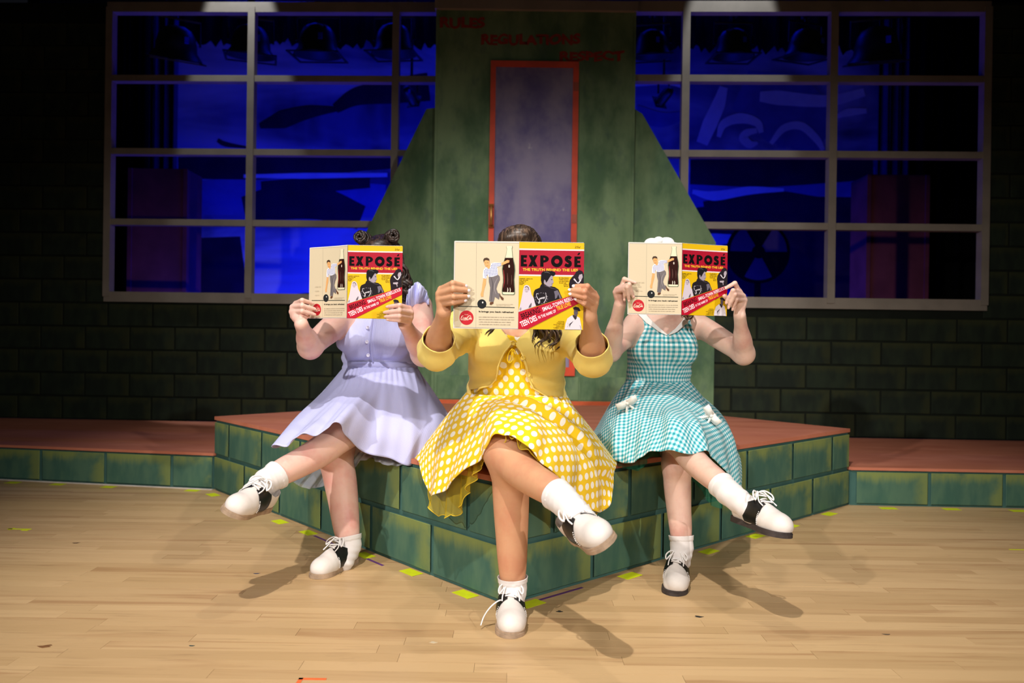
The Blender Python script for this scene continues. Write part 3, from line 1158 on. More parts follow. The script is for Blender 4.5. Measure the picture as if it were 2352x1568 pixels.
    def mesh(s, iso=0.0):
        f = s.f - iso
        f[0], f[-1] = .1, .1
        f[:, 0], f[:, -1] = .1, .1
        f[:, :, 0], f[:, :, -1] = .1, .1
        ins = (f < 0)
        nx, ny, nz = f.shape
        cnt = np.zeros((nx - 1, ny - 1, nz - 1), np.int8)
        for dx in (0, 1):
            for dy in (0, 1):
                for dz in (0, 1):
                    cnt += ins[dx:nx - 1 + dx, dy:ny - 1 + dy, dz:nz - 1 + dz]
        I = np.nonzero((cnt > 0) & (cnt < 8))
        cid = (I[0].astype(np.int64) * (ny - 1) + I[1]) * (nz - 1) + I[2]
        acc = np.zeros((len(cid), 3))
        num = np.zeros(len(cid))
        cor = {}
        for c in range(8):
            dx, dy, dz = c & 1, c >> 1 & 1, c >> 2 & 1
            cor[c] = f[I[0] + dx, I[1] + dy, I[2] + dz]
        for a in range(8):
            for bit in (1, 2, 4):
                if a & bit:
                    continue
                b = a | bit
                fa, fb = cor[a], cor[b]
                m = (fa < 0) != (fb < 0)
                tt = fa[m] / (fa[m] - fb[m])
                pa = np.array([a & 1, a >> 1 & 1, a >> 2 & 1], float)
                pb = np.array([b & 1, b >> 1 & 1, b >> 2 & 1], float)
                acc[m] += pa + (pb - pa) * tt[:, None]
                num[m] += 1
        V = (np.stack(I, 1) + acc / num[:, None]) * s.vox + s.lo
        quads = []
        for ax in range(3):
            sh = [slice(None)] * 3
            sh2 = [slice(None)] * 3
            sh[ax] = slice(0, -1)
            sh2[ax] = slice(1, None)
            A, Bm = ins[tuple(sh)], ins[tuple(sh2)]
            E = np.nonzero(A != Bm)
            flip = A[E]
            o1, o2 = [(1, 2), (2, 0), (0, 1)][ax]
            base = np.stack(E, 1)
            cs = []
            for (u, v) in ((0, 0), (-1, 0), (-1, -1), (0, -1)):
                q = base.copy()
                q[:, o1] += u
                q[:, o2] += v
                cs.append((q[:, 0].astype(np.int64) * (ny - 1) + q[:, 1]) * (nz - 1) + q[:, 2])
            qd = np.searchsorted(cid, np.stack(cs, 1))
            qd[~flip] = qd[~flip][:, ::-1]
            quads.append(qd)
        return V, np.vstack(quads)


def smooth_np(V, Q, it=2, lam=.5):
    e = np.vstack([Q[:, [i, (i + 1) % Q.shape[1]]] for i in range(Q.shape[1])])
    for _ in range(it):
        acc = np.zeros_like(V)
        n = np.zeros(len(V))
        np.add.at(acc, e[:, 0], V[e[:, 1]])
        np.add.at(n, e[:, 0], 1)
        V = V + lam * (acc / np.maximum(n, 1)[:, None] - V)
    return V


def vnormals(V, Q):
    a = V[Q[:, 2]] - V[Q[:, 0]]
    b = V[Q[:, 3 % Q.shape[1]]] - V[Q[:, 1]] if Q.shape[1] == 4 else V[Q[:, 2]] - V[Q[:, 1]]
    fn = np.cross(a, b) if Q.shape[1] == 4 else np.cross(V[Q[:, 1]] - V[Q[:, 0]], a)
    N = np.zeros_like(V)
    for i in range(Q.shape[1]):
        np.add.at(N, Q[:, i], fn)
    return N / (np.linalg.norm(N, axis=1)[:, None] + 1e-12)


def clip(V, Q, val):
    """keep the part of the mesh where val <= 0, cut cleanly along val = 0"""
    T = np.vstack([Q[:, [0, 1, 2]], Q[:, [0, 2, 3]]]) if Q.shape[1] == 4 else Q
    sv = val[T] <= 0
    cnt = sv.sum(1)
    keep = T[cnt == 3]
    out = [keep]
    newv = []
    base = len(V)
    emap = {}

    def ev(i, j):
        key = (min(i, j), max(i, j))
        if key not in emap:
            t_ = val[i] / (val[i] - val[j])
            emap[key] = base + len(newv)
            newv.append(V[i] + (V[j] - V[i]) * t_)
        return emap[key]
    add = []
    for T_, s_ in zip(T[(cnt == 1) | (cnt == 2)], sv[(cnt == 1) | (cnt == 2)]):
        if s_.sum() == 1:
            k = int(np.argmax(s_))
            a, b, c = T_[k], T_[(k + 1) % 3], T_[(k + 2) % 3]
            add.append((a, ev(a, b), ev(a, c)))
        else:
            k = int(np.argmin(s_))
            a, b, c = T_[k], T_[(k + 1) % 3], T_[(k + 2) % 3]
            x, y_ = ev(a, b), ev(a, c)
            add.append((x, b, c))
            add.append((x, c, y_))
    if add:
        out.append(np.array(add))
    T = np.vstack(out)
    V = np.vstack([V, np.array(newv)]) if newv else V
    used, inv = np.unique(T, return_inverse=True)
    return V[used], inv.reshape(T.shape)


def biggest(V, T):
    """keep only the largest connected piece"""
    n = len(V)
    lab = np.arange(n)
    e = np.vstack([T[:, [0, 1]], T[:, [1, 2]], T[:, [2, 0]]])
    while True:
        m = np.minimum(lab[e[:, 0]], lab[e[:, 1]])
        new = lab.copy()
        np.minimum.at(new, e[:, 0], m)
        np.minimum.at(new, e[:, 1], m)
        new = new[new]
        if np.array_equal(new, lab):
            break
        lab = new
    u, c = np.unique(lab, return_counts=True)
    kp = lab == u[np.argmax(c)]
    T = T[kp[T[:, 0]]]
    used, inv = np.unique(T, return_inverse=True)
    return V[used], inv.reshape(T.shape)


def shell(o, thick, off=1.0):
    m = o.modifiers.new('cloth_thickness', 'SOLIDIFY')
    m.thickness = thick
    m.offset = off
    return o


def seg_dist(V, a, b):
    ab = b - a
    t_ = np.clip((V - a) @ ab / (ab @ ab), 0, 1)
    return np.linalg.norm(V - a - t_[:, None] * ab, axis=1)


def unit(v):
    v = np.asarray(v, float)
    return v / np.linalg.norm(v)


def frame(fwd_, up):
    f = unit(fwd_)
    r = unit(np.cross(f, up))
    u = np.cross(r, f)
    return r, f, u


def to_m4(c, r, f, u, s=1.0):
    """matrix whose x = forward f, y = side r, z = up u"""
    return Matrix(((f[0] * s, r[0] * s, u[0] * s, c[0]), (f[1] * s, r[1] * s, u[1] * s, c[1]), (f[2] * s, r[2] * s, u[2] * s, c[2]), (0, 0, 0, 1)))


# ------------------------------------------------------------------ skin, hair and cloth materials
def skin(name, base, blush, sheen=.38):
    t = NT(name, .42, .4)
    c = t.coord('Object')
    n1 = t.noise(c, 9, 4, .6)
    n2 = t.noise(c, 60, 3, .6)
    col = t.mix(t.ramp(n1, .42, .72), base, blush)
    col = t.mix(t.math('MULTIPLY', t.ramp(n2, .55, .8), .25), col, blush)
    t.color(col)
    t.put(t.b.inputs['Roughness'], t.ramp(n2, .3, .7, sheen, sheen + .12))
    t.b.inputs['Subsurface Weight'].default_value = .12
    t.b.inputs['Subsurface Radius'].default_value = (.012, .004, .002)
    t.b.inputs['Subsurface Scale'].default_value = .6
    t.bump(n2, .06, .001)
    return t.m


def hair_mat(name, dark, lite):
    t = NT(name, .38, .5)
    c = t.coord('Object')
    n = t.noise(t.mapping(c, (120, 60, 30)), 1.0, 4, .6, .4)
    t.color(t.mix(t.ramp(n, .4, .7), dark, lite))
    t.bump(n, .5, .002)
    return t.m


def fabric(name, base, weave=900, rough=.85, tone_var=.06, bumps=.15):
    t = NT(name, rough, .2)
    c = t.coord('Object')
    n = t.noise(c, 12, 4)
    t.color(t.mix(t.ramp(n, .3, .7), tuple(x * (1 - tone_var) for x in base[:3]) + (1,), tuple(min(1, x * (1 + tone_var)) for x in base[:3]) + (1,)))
    t.bump(t.noise(c, weave, 2), bumps, .0008)
    t.b.inputs['Sheen Weight'].default_value = .15
    return t.m


def uv_xy(t):
    u = t.n('ShaderNodeUVMap', uv_map='uv').outputs[0]
    sp = t.n('ShaderNodeSeparateXYZ')
    t.put(sp.inputs[0], u)
    return sp.outputs[0], sp.outputs[1]


def polka(name, base, dot, pitch, rad):
    t = NT(name, .8, .2)
    x, y = uv_xy(t)
    X, Y = t.math('DIVIDE', x, pitch), t.math('DIVIDE', y, pitch * .5)
    rowi = t.math('FLOOR', Y)
    off = t.math('MULTIPLY', t.math('MODULO', t.math('ABSOLUTE', rowi), 2.0), .5)
    fx = t.math('SUBTRACT', t.math('FRACT', t.math('ADD', X, off)), .5)
    fy = t.math('MULTIPLY', t.math('SUBTRACT', t.math('FRACT', Y), .5), .5)
    d = t.math('SQRT', t.math('ADD', t.math('MULTIPLY', fx, fx), t.math('MULTIPLY', fy, fy)))
    m = t.ramp(d, rad / pitch - .02, rad / pitch + .02, 1.0, 0.0)
    n = t.noise(t.coord('Object'), 10, 3)
    b = t.mix(t.ramp(n, .3, .7), base, tuple(x_ * .93 for x_ in base[:3]) + (1,))
    t.color(t.mix(m, b, dot))
    t.bump(t.noise(t.coord('Object'), 700, 2), .1, .0006)
    t.b.inputs['Sheen Weight'].default_value = .1
    return t.m


def gingham(name, deep, mid, white, pitch):
    t = NT(name, .85, .2)
    x, y = uv_xy(t)

    def band(v):
        f = t.math('FRACT', t.math('DIVIDE', v, pitch))
        a = t.math('ABSOLUTE', t.math('SUBTRACT', f, .5))
        return t.ramp(a, .23, .27, 1.0, 0.0)
    bx, by = band(x), band(y)
    c = t.mix(bx, white, mid)
    c2 = t.mix(bx, mid, deep)
    t.color(t.mix(by, c, c2))
    t.bump(t.noise(t.coord('Object'), 700, 2), .12, .0006)
    return t.m


def stripes(name, a, b, pitch):
    t = NT(name, .85, .2)
    x, y = uv_xy(t)
    f = t.math('FRACT', t.math('DIVIDE', x, pitch))
    s_ = t.ramp(t.math('ABSOLUTE', t.math('SUBTRACT', f, .5)), .2, .3)
    t.color(t.mix(s_, a, b))
    t.bump(t.math('ADD', s_, t.noise(t.coord('Object'), 800, 2)), .15, .0008)
    t.b.inputs['Sheen Weight'].default_value = .15
    return t.m


def tulle(name, col, alpha):
    t = NT(name, .6, .3)
    n = t.noise(t.coord('Object'), 40, 3)
    t.color(t.mix(n, col, tuple(x * .85 for x in col[:3]) + (1,)))
    t.b.inputs['Alpha'].default_value = alpha
    return t.m


M_SOCK = fabric('white_cotton_sock', srgb(228, 222, 221), 1400, .9, .03, .3)
M_SHOE = plain('scuffed_white_leather', srgb(224, 216, 211), .5, .4, .05, 25)
M_SADDLE = plain('black_saddle_leather', srgb(16, 15, 17), .4, .5, .2, 40)
M_LACE = plain('white_shoelace', srgb(238, 234, 232), .85, .2, .03, 60)
M_SOLE_T = plain('tan_rubber_sole', srgb(166, 142, 120), .7, .3, .18, 40)
M_SOLE_D = plain('dark_rubber_sole', srgb(62, 54, 52), .7, .3, .2, 40)
M_NAILW = plain('white_nail_polish', srgb(246, 236, 240), .25, .5, .02)
M_NAILN = plain('natural_nail', srgb(232, 186, 172), .3, .5, .03)

# ------------------------------------------------------------------ saddle shoe, built once at the origin: heel at x=0, toe at x=.245, sole on z=0
def shoe_field(vox=.0025):
    f = Field((-.04, -.07, -.01), (.29, .07, .13), vox)
    f.cap((.035, 0, .036), (.11, 0, .036), .034, .036, .0)
    f.cap((.11, 0, .036), (.196, .003, .030), .038, .038, .02, flat=(0, 0, 1), fs=.92)
    f.cap((.175, .004, .030), (.208, .003, .029), .040, .034, .02, flat=(0, 0, 1), fs=.86)
    f.cap((.038, 0, .055), (.034, 0, .082), .030, .030, .02)
    f.cap((.07, 0, .066), (.135, 0, .052), .034, .030, .03, flat=(0, 1, 0), fs=.9)
    f.cap((.045, 0, .07), (.095, 0, .074), .031, .024, .02)
    return f


def sole_outline(sc=1.0, n=40):
    c = np.array([(-.002, 0), (.01, .026), (.05, .034), (.10, .034), (.15, .040), (.19, .045), (.222, .038), (.243, .018), (.247, 0)])
    up = crom(c, n)
    dn = up[::-1][1:-1] * (1, -1)
    o = np.vstack([up, dn])
    return [tuple(p) for p in o * sc]


SF = shoe_field()
SF.cut((0, 0, .014), (0, 0, -1))
SV, SQ = SF.mesh()
SV = smooth_np(SV, SQ, 2)
top_f = lambda V: V[:, 2] - np.interp(V[:, 0], [-.01, .03, .06, .095, .12, .3], [.082, .072, .064, .077, .09, .2])
SVu, STu = clip(SV, SQ, top_f(SV))
shoe_mesh = mesh_np('shoe', SVu, STu, M_SHOE, None, True)
SHOE_ME = shoe_mesh.data
bpy.data.objects.remove(shoe_mesh)
V2, Q2 = SF.mesh(.0016)
V2 = smooth_np(V2, Q2, 2)
side = np.abs(V2[:, 1])


def saddle_val(V):
    xb = np.interp(V[:, 2], [.014, .03, .06, .09], [.095, .088, .085, .095])         # rear edge
    xf = np.interp(V[:, 2], [.014, .03, .06, .09], [.148, .152, .158, .15])        # front edge
    a = np.maximum(xb - V[:, 0], V[:, 0] - xf)
    a = np.maximum(a, .018 - V[:, 2])
    a = np.maximum(a, .010 - np.abs(V[:, 1]))      # throat left open for the tongue
    return np.maximum(a, top_f(V))


SVs, STs = clip(V2, Q2, saddle_val(V2))
o = mesh_np('saddle', SVs, STs, M_SADDLE, None, True)
SADDLE_ME = o.data
bpy.data.objects.remove(o)
sb = B()
ol = sole_outline()
sb.prism(ol, 0, .010)
sb.prism(sole_outline(.985), .010, .017)
sb.prism([(x, y) for x, y in sole_outline(.99) if x < .075] , 0.0, .0172)
o = sb.build('sole', M_SOLE_T)
SOLE_T = o.data
bpy.data.objects.remove(o)
SOLE_D = SOLE_T.copy()
SOLE_D.materials.clear()
SOLE_D.materials.append(M_SOLE_D)


def topz(x, y):
    """height of the upper at (x, y)"""
    m = (np.abs(SV[:, 0] - x) < .004) & (np.abs(SV[:, 1] - y) < .005)
    return float(SV[m, 2].max()) if m.any() else .06


lb = B()
for i, x in enumerate((.098, .113, .128, .143)):
    pts = []
    for yy in np.linspace(-.017, .017, 7):
        pts.append((x + .006 * math.sin(yy * 90) * (1 if i % 2 else -1), yy, topz(x, yy) + .0035))
    lb.tube(pts, .0026, 6)
for s in (-1, 1):                       # stitched white edge along the saddle
    for k in range(9):
        z = .022 + k * .0045
        m = np.argmin(np.abs(V2[:, 2] - z) + np.abs(V2[:, 0] - .154) + (np.sign(V2[:, 1]) != s) * 9)
        lb.sphere(V2[m], .0018, 6, 4)
bowz = topz(.096, 0) + .004
for s in (-1, 1):
    lp = [(.096, 0, bowz), (.104, s * .02, bowz + .008), (.122, s * .036, bowz - .002), (.132, s * .034, bowz - .016), (.12, s * .022, bowz - .004), (.098, s * .003, bowz + .002)]
    lb.tube(crom(lp, 16), .0026, 6)
    te = [(.096, 0, bowz), (.112, s * .012, bowz + .006), (.135, s * .024, topz(.135, s * .02) + .006), (.158, s * .026, topz(.158, s * .024) + .004)]
    lb.tube(crom(te, 12), .0022, 6)
lb.sphere((.096, 0, bowz), .006, 8, 6)
o = lb.build('laces', M_LACE, None, True)
LACE_ME = o.data
bpy.data.objects.remove(o)


def put_shoe(parent, M, sole_me):
    """shoe > sole, saddle, laces ; M = world matrix of the heel frame"""
    sh = link('shoe', SHOE_ME, parent)
    sh.matrix_world = M if parent is None else M
    sh.matrix_parent_inverse = Matrix.Identity(4)
    sh.matrix_basis = parent.matrix_world.inverted() @ M
    for nm, me in (('sole', sole_me), ('saddle', SADDLE_ME), ('laces', LACE_ME)):
        link(nm, me, sh)
    return sh
# ------------------------------------------------------------------ people
EX, EY, EZ = np.eye(3)


def pt(q):
    """('w', x, y, z) is a world point, otherwise picture px, py and distance"""
    return np.array(q[1:], float) if q[0] == 'w' else P(*q)


def torso(f, T, neck=True):
    for (c, hw, hd, hv) in T['ell']:
        f.ell(c, (hw, hd, hv), T.get('rot'), .05, pad=.05)
    for c, r in T['bust']:
        f.ell(c, r, T.get('rot'), .035, pad=.05)
    for a, b, r0, r1 in T.get('yoke', []):
        f.cap(a, b, r0, r1, .04, pad=.05)
    if neck:
        f.cap(T['neck'][0], T['neck'][1], .052, .047, .03, pad=.05)


def arm(f, A, up=True, grow_=0.0, stop=None):
    s, e, w_ = A['s'], A['e'], A['w']
    ru, re, rf, rw = A['r']
    ax = unit(w_ - e)
    if up:
        f.limb([s, s + (e - s) * .5, e], [ru * .98, ru, ru * .97, re * .98, re * .94], .03, n=22, pad=.04)
    f.limb([e - ax * .004, e + (w_ - e) * .5, w_], [re * .93, rf * 1.0, rf * .98, rf * .84, rf * .68, rw * 1.03, rw], .022, n=26, pad=.04)


def hand(f, A):
    w_ = A['w']
    mc = [fi[0] for fi in A['f']]
    hs = A.get('hs', 1.0)
    fl = A.get('pflat', (0, 1, 0))
    for m in mc:
        f.cap(w_ + (m - w_) * .2, m, .0115 * hs, .0104 * hs, .009, pad=.02)
    f.cap((mc[0] + mc[1]) / 2 * .55 + w_ * .45, (mc[2] + mc[3]) / 2 * .6 + w_ * .4, .012 * hs, .0115 * hs, .009, pad=.02)
    rad = [(.0098, .0088, .0078, .0068), (.0102, .0090, .0080, .0070), (.0098, .0086, .0077, .0067), (.0088, .0076, .0068, .0060)]
    for fi, rr in zip(A['f'], rad):
        rr = [r * hs for r in rr]
        f.cap(fi[0], fi[1], rr[0], rr[1], .0035, pad=.02)
        f.ell(fi[1], (rr[1] * 1.01,) * 3, None, .002, pad=.01)
        d = fi[1] + (fi[2] - fi[1]) * .55
        if len(fi) > 3:
            d = fi[3]
        f.cap(fi[1], d, rr[1], rr[2], .002, pad=.01)
        f.cap(d, fi[2], rr[2], rr[3], .002, pad=.01)
    t = A['t']
    f.cap(w_ + (t[0] - w_) * .4, t[0], .0135 * hs, .013 * hs, .008, pad=.02)
    f.cap(t[0], t[1], .0125 * hs, .0108 * hs, .006, pad=.02)
    f.cap(t[1], t[2], .0105 * hs, .0085 * hs, .003, pad=.02)


def leg(f, L):
    h, k, a = L['h'], L['k'], L['a']
    r = L['r']
    f.limb([h, h + (k - h) * .5, k], [r[0], r[0] * .97, r[0] * .88, r[1] * 1.1, r[1] * .98], .03, n=20, pad=.04)
    ax = unit(a - k)
    back = L['back'] - ax * (L['back'] @ ax)
    back = unit(back)
    f.ell(k - back * .014 + ax * .012, (r[1] * .80,) * 3, None, .02, pad=.03)                  # knee cap
    pts = [k + back * .004, k + (a - k) * .28 + back * .016, k + (a - k) * .55 + back * .012, k + (a - k) * .8 + back * .002, a]
    f.limb(pts, [r[1] * .96, r[2] * 1.0, r[2] * .90, (r[2] * .35 + r[3] * .72), r[3]], .022, n=30, pad=.04)
    f.cap(a, L['foot'], r[3], .026, .008, pad=.03)


def head(f, c, up, fw_, s=1.0):
    r_, fd, u = frame(fw_, up)
    rot = np.array([r_, fd, u])
    q = lambda x, y, z: c + r_ * x * s + fd * y * s + u * z * s
    f.ell(q(0, -.012, .022), np.array((.074, .094, .088)) * s, rot, .01)
    f.ell(q(0, .022, -.045), np.array((.060, .068, .072)) * s, rot, .03)
    f.ell(q(0, .062, -.088), np.array((.026, .022, .020)) * s, rot, .025)        # chin
    for sx in (-1, 1):
        f.ell(q(sx * .038, .058, -.030), np.array((.026, .022, .022)) * s, rot, .018)   # cheek
        f.ell(q(sx * .031, .092, .0), np.array((.017, .012, .011)) * s, rot, .012, sub=True)  # eye hollow
        f.ell(q(sx * .076, -.005, -.012), np.array((.008, .018, .030)) * s, rot, .006)   # ear
    f.cap(q(0, .083, .008), q(0, .104, -.030), .009 * s, .013 * s, .012)
    for sx in (-1, 1):
        f.ell(q(sx * .011, .096, -.034), np.array((.008, .009, .007)) * s, rot, .006)
    f.cap(q(-.018, .084, -.058), q(.018, .084, -.058), .006 * s, .006 * s, .006)
    f.cap(q(-.015, .083, -.068), q(.015, .083, -.068), .007 * s, .007 * s, .005)
    return q


def eyes(person, q, loc):
    for sx in (-1, 1):
        b = B()
        b.sphere(q(sx * .031, .080, .0), .0125, 14, 10, 0)
        b.sphere(q(sx * .031, .0905, .0), (.0055, .0028, .0055), 12, 8, 1)
        b.v = [tuple(np.array(v) - loc) for v in b.v]
        b.build('eye', [M_EYE, M_IRIS], person, True)
    b = B()
    b.tube([q(x, .0895 - x * x * 4, -.063) for x in np.linspace(-.022, .022, 9)], [.001, .003, .0042, .0048, .0044, .0048, .0042, .003, .001], 8)
    b.v = [tuple(np.array(v) - loc) for v in b.v]
    b.build('lips', M_LIP, person, True)
    for sx in (-1, 1):
        b = B()
        b.tube([q(sx * x, .094 - (x - .03) ** 2 * 9, .020 + .006 * math.sin((x - .012) * 70)) for x in np.linspace(.014, .05, 7)], [.001, .0025, .003, .003, .0026, .002, .001], 6)
        b.v = [tuple(np.array(v) - loc) for v in b.v]
        b.build('eyebrow', M_BROW, person, True)


M_EYE = plain('eye_white', srgb(235, 232, 228), .2, .5, .02)
M_IRIS = plain('brown_iris', srgb(60, 40, 26), .2, .5, .1)
M_LIP = plain('red_lips', srgb(186, 60, 66), .4, .4, .05)
M_BROW = plain('dark_brow', srgb(48, 34, 28), .8, .2)


def nails(person, A, loc, mat, frontv=np.array((0, -1.0, 0))):
    for fi, rr in zip(A['f'], (.0068, .007, .0067, .006)):
        d = fi[1] + (fi[2] - fi[1]) * .55 if len(fi) < 4 else fi[3]
        ax = unit(fi[2] - d)
        up = unit(frontv - ax * (frontv @ ax))
        sd = np.cross(ax, up)
        c = fi[2] + up * rr * .72 + ax * rr * .35
        b = B()
        M = Matrix(((ax[0], sd[0], up[0]), (ax[1], sd[1], up[1]), (ax[2], sd[2], up[2])))
        b.sphere(c - loc, (.0066, .0047, .0022), 10, 6, 0, M)
        b.build('fingernail', mat, person, True)


def skirt(name, guides, nu, nv, mat, loc, parent, folds=(9, .012), rot=0.0, thick=.0025, seed=1, extra=None, gather=.0015):
    """cloth that hangs from a waist ring along guide lines (waist, ..., hem)"""
    G = []
    for g in guides:
        pts = np.array([pt(q) for q in g])
        d = np.r_[0, np.cumsum(np.linalg.norm(np.diff(pts, axis=0), axis=1))]
        c = crom(pts, 60)
        dl = np.r_[0, np.cumsum(np.linalg.norm(np.diff(c, axis=0), axis=1))]
        tt = np.linspace(0, dl[-1], nv)
        G.append(np.stack([np.interp(tt, dl, c[:, i]) for i in range(3)], 1))
    G = np.array(G)                                          # guides, nv, 3
    n = len(G)
    ext = np.concatenate([G[-2:], G, G[:3]])
    U = np.arange(nu) / nu * n
    i = U.astype(int)
    u = (U - i)[:, None, None]
    a, b, c, d = ext[i + 1], ext[i + 2], ext[i + 3], ext[i + 4]
    S = .5 * (2 * b + (c - a) * u + (2 * a - 5 * b + 4 * c - d) * u ** 2 + (3 * b - a - 3 * c + d) * u ** 3)
    # hem lengths and flat pattern (annulus)
    arc = np.concatenate([np.zeros((nu, 1)), np.cumsum(np.linalg.norm(np.diff(S, axis=1), axis=2), axis=1)], axis=1)
    ring = np.linalg.norm(np.roll(S, -1, 0) - S, axis=2)
    mid = int(nv * .7)
    th = np.r_[0, np.cumsum(ring[:, mid])]
    r0 = ring[:, 0].sum() / (2 * math.pi)
    R = r0 + arc[:, mid].mean()
    tot = th[-1] / R
    th = th[:-1] / R
    uv = np.stack([(r0 + arc) * np.cos(th[:, None] + rot), (r0 + arc) * np.sin(th[:, None] + rot)], 2)
    # folds
    rr = random.Random(seed)
    t_ = np.linspace(0, 1, nv)[None, :]
    ph = [rr.random() * 6.28 for _ in range(6)]
    ang = np.linspace(0, 2 * math.pi, nu, endpoint=False)[:, None]
    dis = folds[1] * (np.sin(folds[0] * ang + ph[0] + 1.2 * np.sin(2 * ang + ph[1])) * .7 + np.sin(folds[0] * 1.9 * ang + ph[2] + .9 * np.sin(3 * ang)) * .3) * t_ ** 1.5
    dis = dis + gather * np.sin(23 * ang + ph[3] + 2.0 * np.sin(ang * 3)) * np.exp(-((t_ - .12) / .15) ** 2)
    gu = np.roll(S, -1, 0) - np.roll(S, 1, 0)
    gv = np.gradient(S, axis=1)
    nrm = np.cross(gu, gv)
    nrm /= np.linalg.norm(nrm, axis=2)[:, :, None] + 1e-9
    S = S - nrm * dis[:, :, None] * (1 if True else 0)
    if extra is not None:
        S = extra(S, ang, t_, nrm)
    V = S.reshape(-1, 3) - loc
    idx = np.arange(nu * nv).reshape(nu, nv)
    nx = np.roll(idx, -1, 0)
    Q = np.stack([idx[:, :-1], nx[:, :-1], nx[:, 1:], idx[:, 1:]], -1).reshape(-1, 4)
    # the seam needs its own pattern coordinates: write uv per loop
    o = mesh_np(name, V, Q, mat, parent, True)
    me = o.data
    lay = me.uv_layers.new(name='uv')
    th2 = np.r_[th, tot]
    UV2 = np.stack([np.concatenate([(r0 + arc), (r0 + arc[:1])]) * np.cos(th2[:, None] + rot), np.concatenate([(r0 + arc), (r0 + arc[:1])]) * np.sin(th2[:, None] + rot)], 2)
    I, J = np.meshgrid(np.arange(nu), np.arange(nv - 1), indexing='ij')
    lu = np.stack([UV2[I, J], UV2[I + 1, J], UV2[I + 1, J + 1], UV2[I, J + 1]], 2).reshape(-1, 2)
    lay.data.foreach_set('uv', lu.astype(np.float32).ravel())
    if thick:
        shell(o, thick, 0)
    return o, S


def bodice_uv(V, c, R):
    a = np.arctan2(V[:, 0] - c[0], -(V[:, 1] - c[1]))
    return np.stack([a * R, V[:, 2]], 1)


def sock(person, loc, L, top, mat=M_SOCK):
    """sock from 'top' (fraction down the shin) into the shoe"""
    a, k = L['a'], L['k']
    ft = L['foot']
    lo = np.minimum(np.minimum(a, ft), k + (a - k) * top) - .1
    hi = np.maximum(np.maximum(a, ft), k + (a - k) * top) + .1
    f = Field(lo, hi, .003)
    leg(f, L)
    f.cap(a, ft, .033, .028, .015)
    ax = unit(a - k)
    p0 = k + (a - k) * top
    V, Q = f.mesh(.0035)
    V = smooth_np(V, Q, 1)
    s_ = (V - p0) @ ax
    N = vnormals(V, Q)
    wr = .0010 * np.sin(s_ * 260 + 2 * np.sin(V[:, 0] * 60)) * np.clip((s_ - .03) * 30, 0, 1) + .0022 * (s_ < .016) * (s_ > -.01)
    V = V + N * wr[:, None]
    dist = seg_dist(V, k, a) 
    val = np.maximum(p0 @ ax - V @ ax, 0 * s_ - 1)
    V, Tt = clip(V, Q, p0 @ ax - V @ ax)
    V, Tt = biggest(V, Tt)
    o = mesh_np('sock', V - loc, Tt, mat, person, True)
    return shell(o, .0015, 1)


def finger(*q):
    return [pt(x) for x in q]


def off(base, dx, dy, dz):
    return np.asarray(base) + np.array((dx, dy, dz))
# ------------------------------------------------------------------ woman in yellow
SK_C = skin('tanned_skin', srgb(211, 158, 122), srgb(204, 142, 110))
M_YEL = fabric('yellow_knit', srgb(244, 218, 122), 500, .9, .04, .35)
M_POLK = polka('yellow_polka_cotton', srgb(246, 202, 30), srgb(248, 242, 230), .046, .0108)
M_TULY = tulle('yellow_tulle', srgb(226, 196, 40), .42)
M_TULE = plain('yellow_tulle_edge', srgb(220, 190, 50), .6, .3)
M_HAIRC = hair_mat('brown_hair', srgb(50, 38, 31), srgb(116, 92, 76))


def arm_spec(s, e, w_, r, fingers, thumb, hs=1.0):
    return dict(s=pt(s), e=pt(e), w=pt(w_), r=r, f=[finger(*q) for q in fingers], t=[pt(q) for q in thumb], hs=hs)


def leg_spec(h, k, a, r, foot, back):
    return dict(h=pt(h), k=pt(k), a=pt(a), r=r, foot=pt(foot), back=np.array(back, float))


def make_body(person, loc, T, arms, legs, hd, mat, lo, hi, vox=.003):
    f = Field(lo, hi, vox)
    torso(f, T)
    for L in legs:
        leg(f, L)
    q = head(f, *hd)
    for A in arms:
        arm(f, A)
    for A in arms:
        hand(f, A)
    V, Q = f.mesh()
    V = smooth_np(V, Q, 2, .45)
    o = mesh_np('body', V - loc, Q, mat, person, True)
    eyes(person, q, loc)
    return o, q


cx = .018
loc_c = np.array([.02, 2.75, H1])
pc = empty('person', tuple(loc_c))
tag(pc, 'woman in yellow cardigan and polka dot dress seated on the platform corner, legs crossed', 'person')
T_C = dict(
    ell=[((cx, 2.79, .52), .185, .15, .11), ((cx, 2.745, .66), .165, .125, .10), ((cx, 2.715, .76), .158, .118, .10),
         ((cx, 2.695, .85), .160, .108, .09), ((cx, 2.69, .915), .150, .068, .055)],
    bust=[((cx - .076, 2.625, .815), (.074, .070, .066)), ((cx + .076, 2.625, .815), (.074, .070, .066))],
    yoke=[((cx - .03, 2.685, .955), (cx - .155, 2.69, .915), .042, .050), ((cx + .03, 2.685, .955), (cx + .165, 2.69, .915), .042, .050)],
    neck=((cx, 2.69, .93), (cx, 2.66, 1.06)))
MD = 2.258           # distance of her magazine
A_CL = arm_spec((1088, 736, 2.69), (1003, 806, 2.46), (1019, 716, 2.285), (.056, .049, .041, .0225),
                [((1013, 664, 2.268), (1040, 650, 2.222), (1067, 656, 2.248)),
                 ((1008, 675, 2.268), (1041, 664, 2.220), (1073, 667, 2.248)),
                 ((1009, 687, 2.270), (1042, 681, 2.224), (1073, 680.5, 2.248)),
                 ((1014, 698, 2.275), (1041, 695, 2.232), (1066, 690.5, 2.249))],
                [(1030, 690, 2.292), (1052, 672, 2.290), (1070, 662, 2.279)])
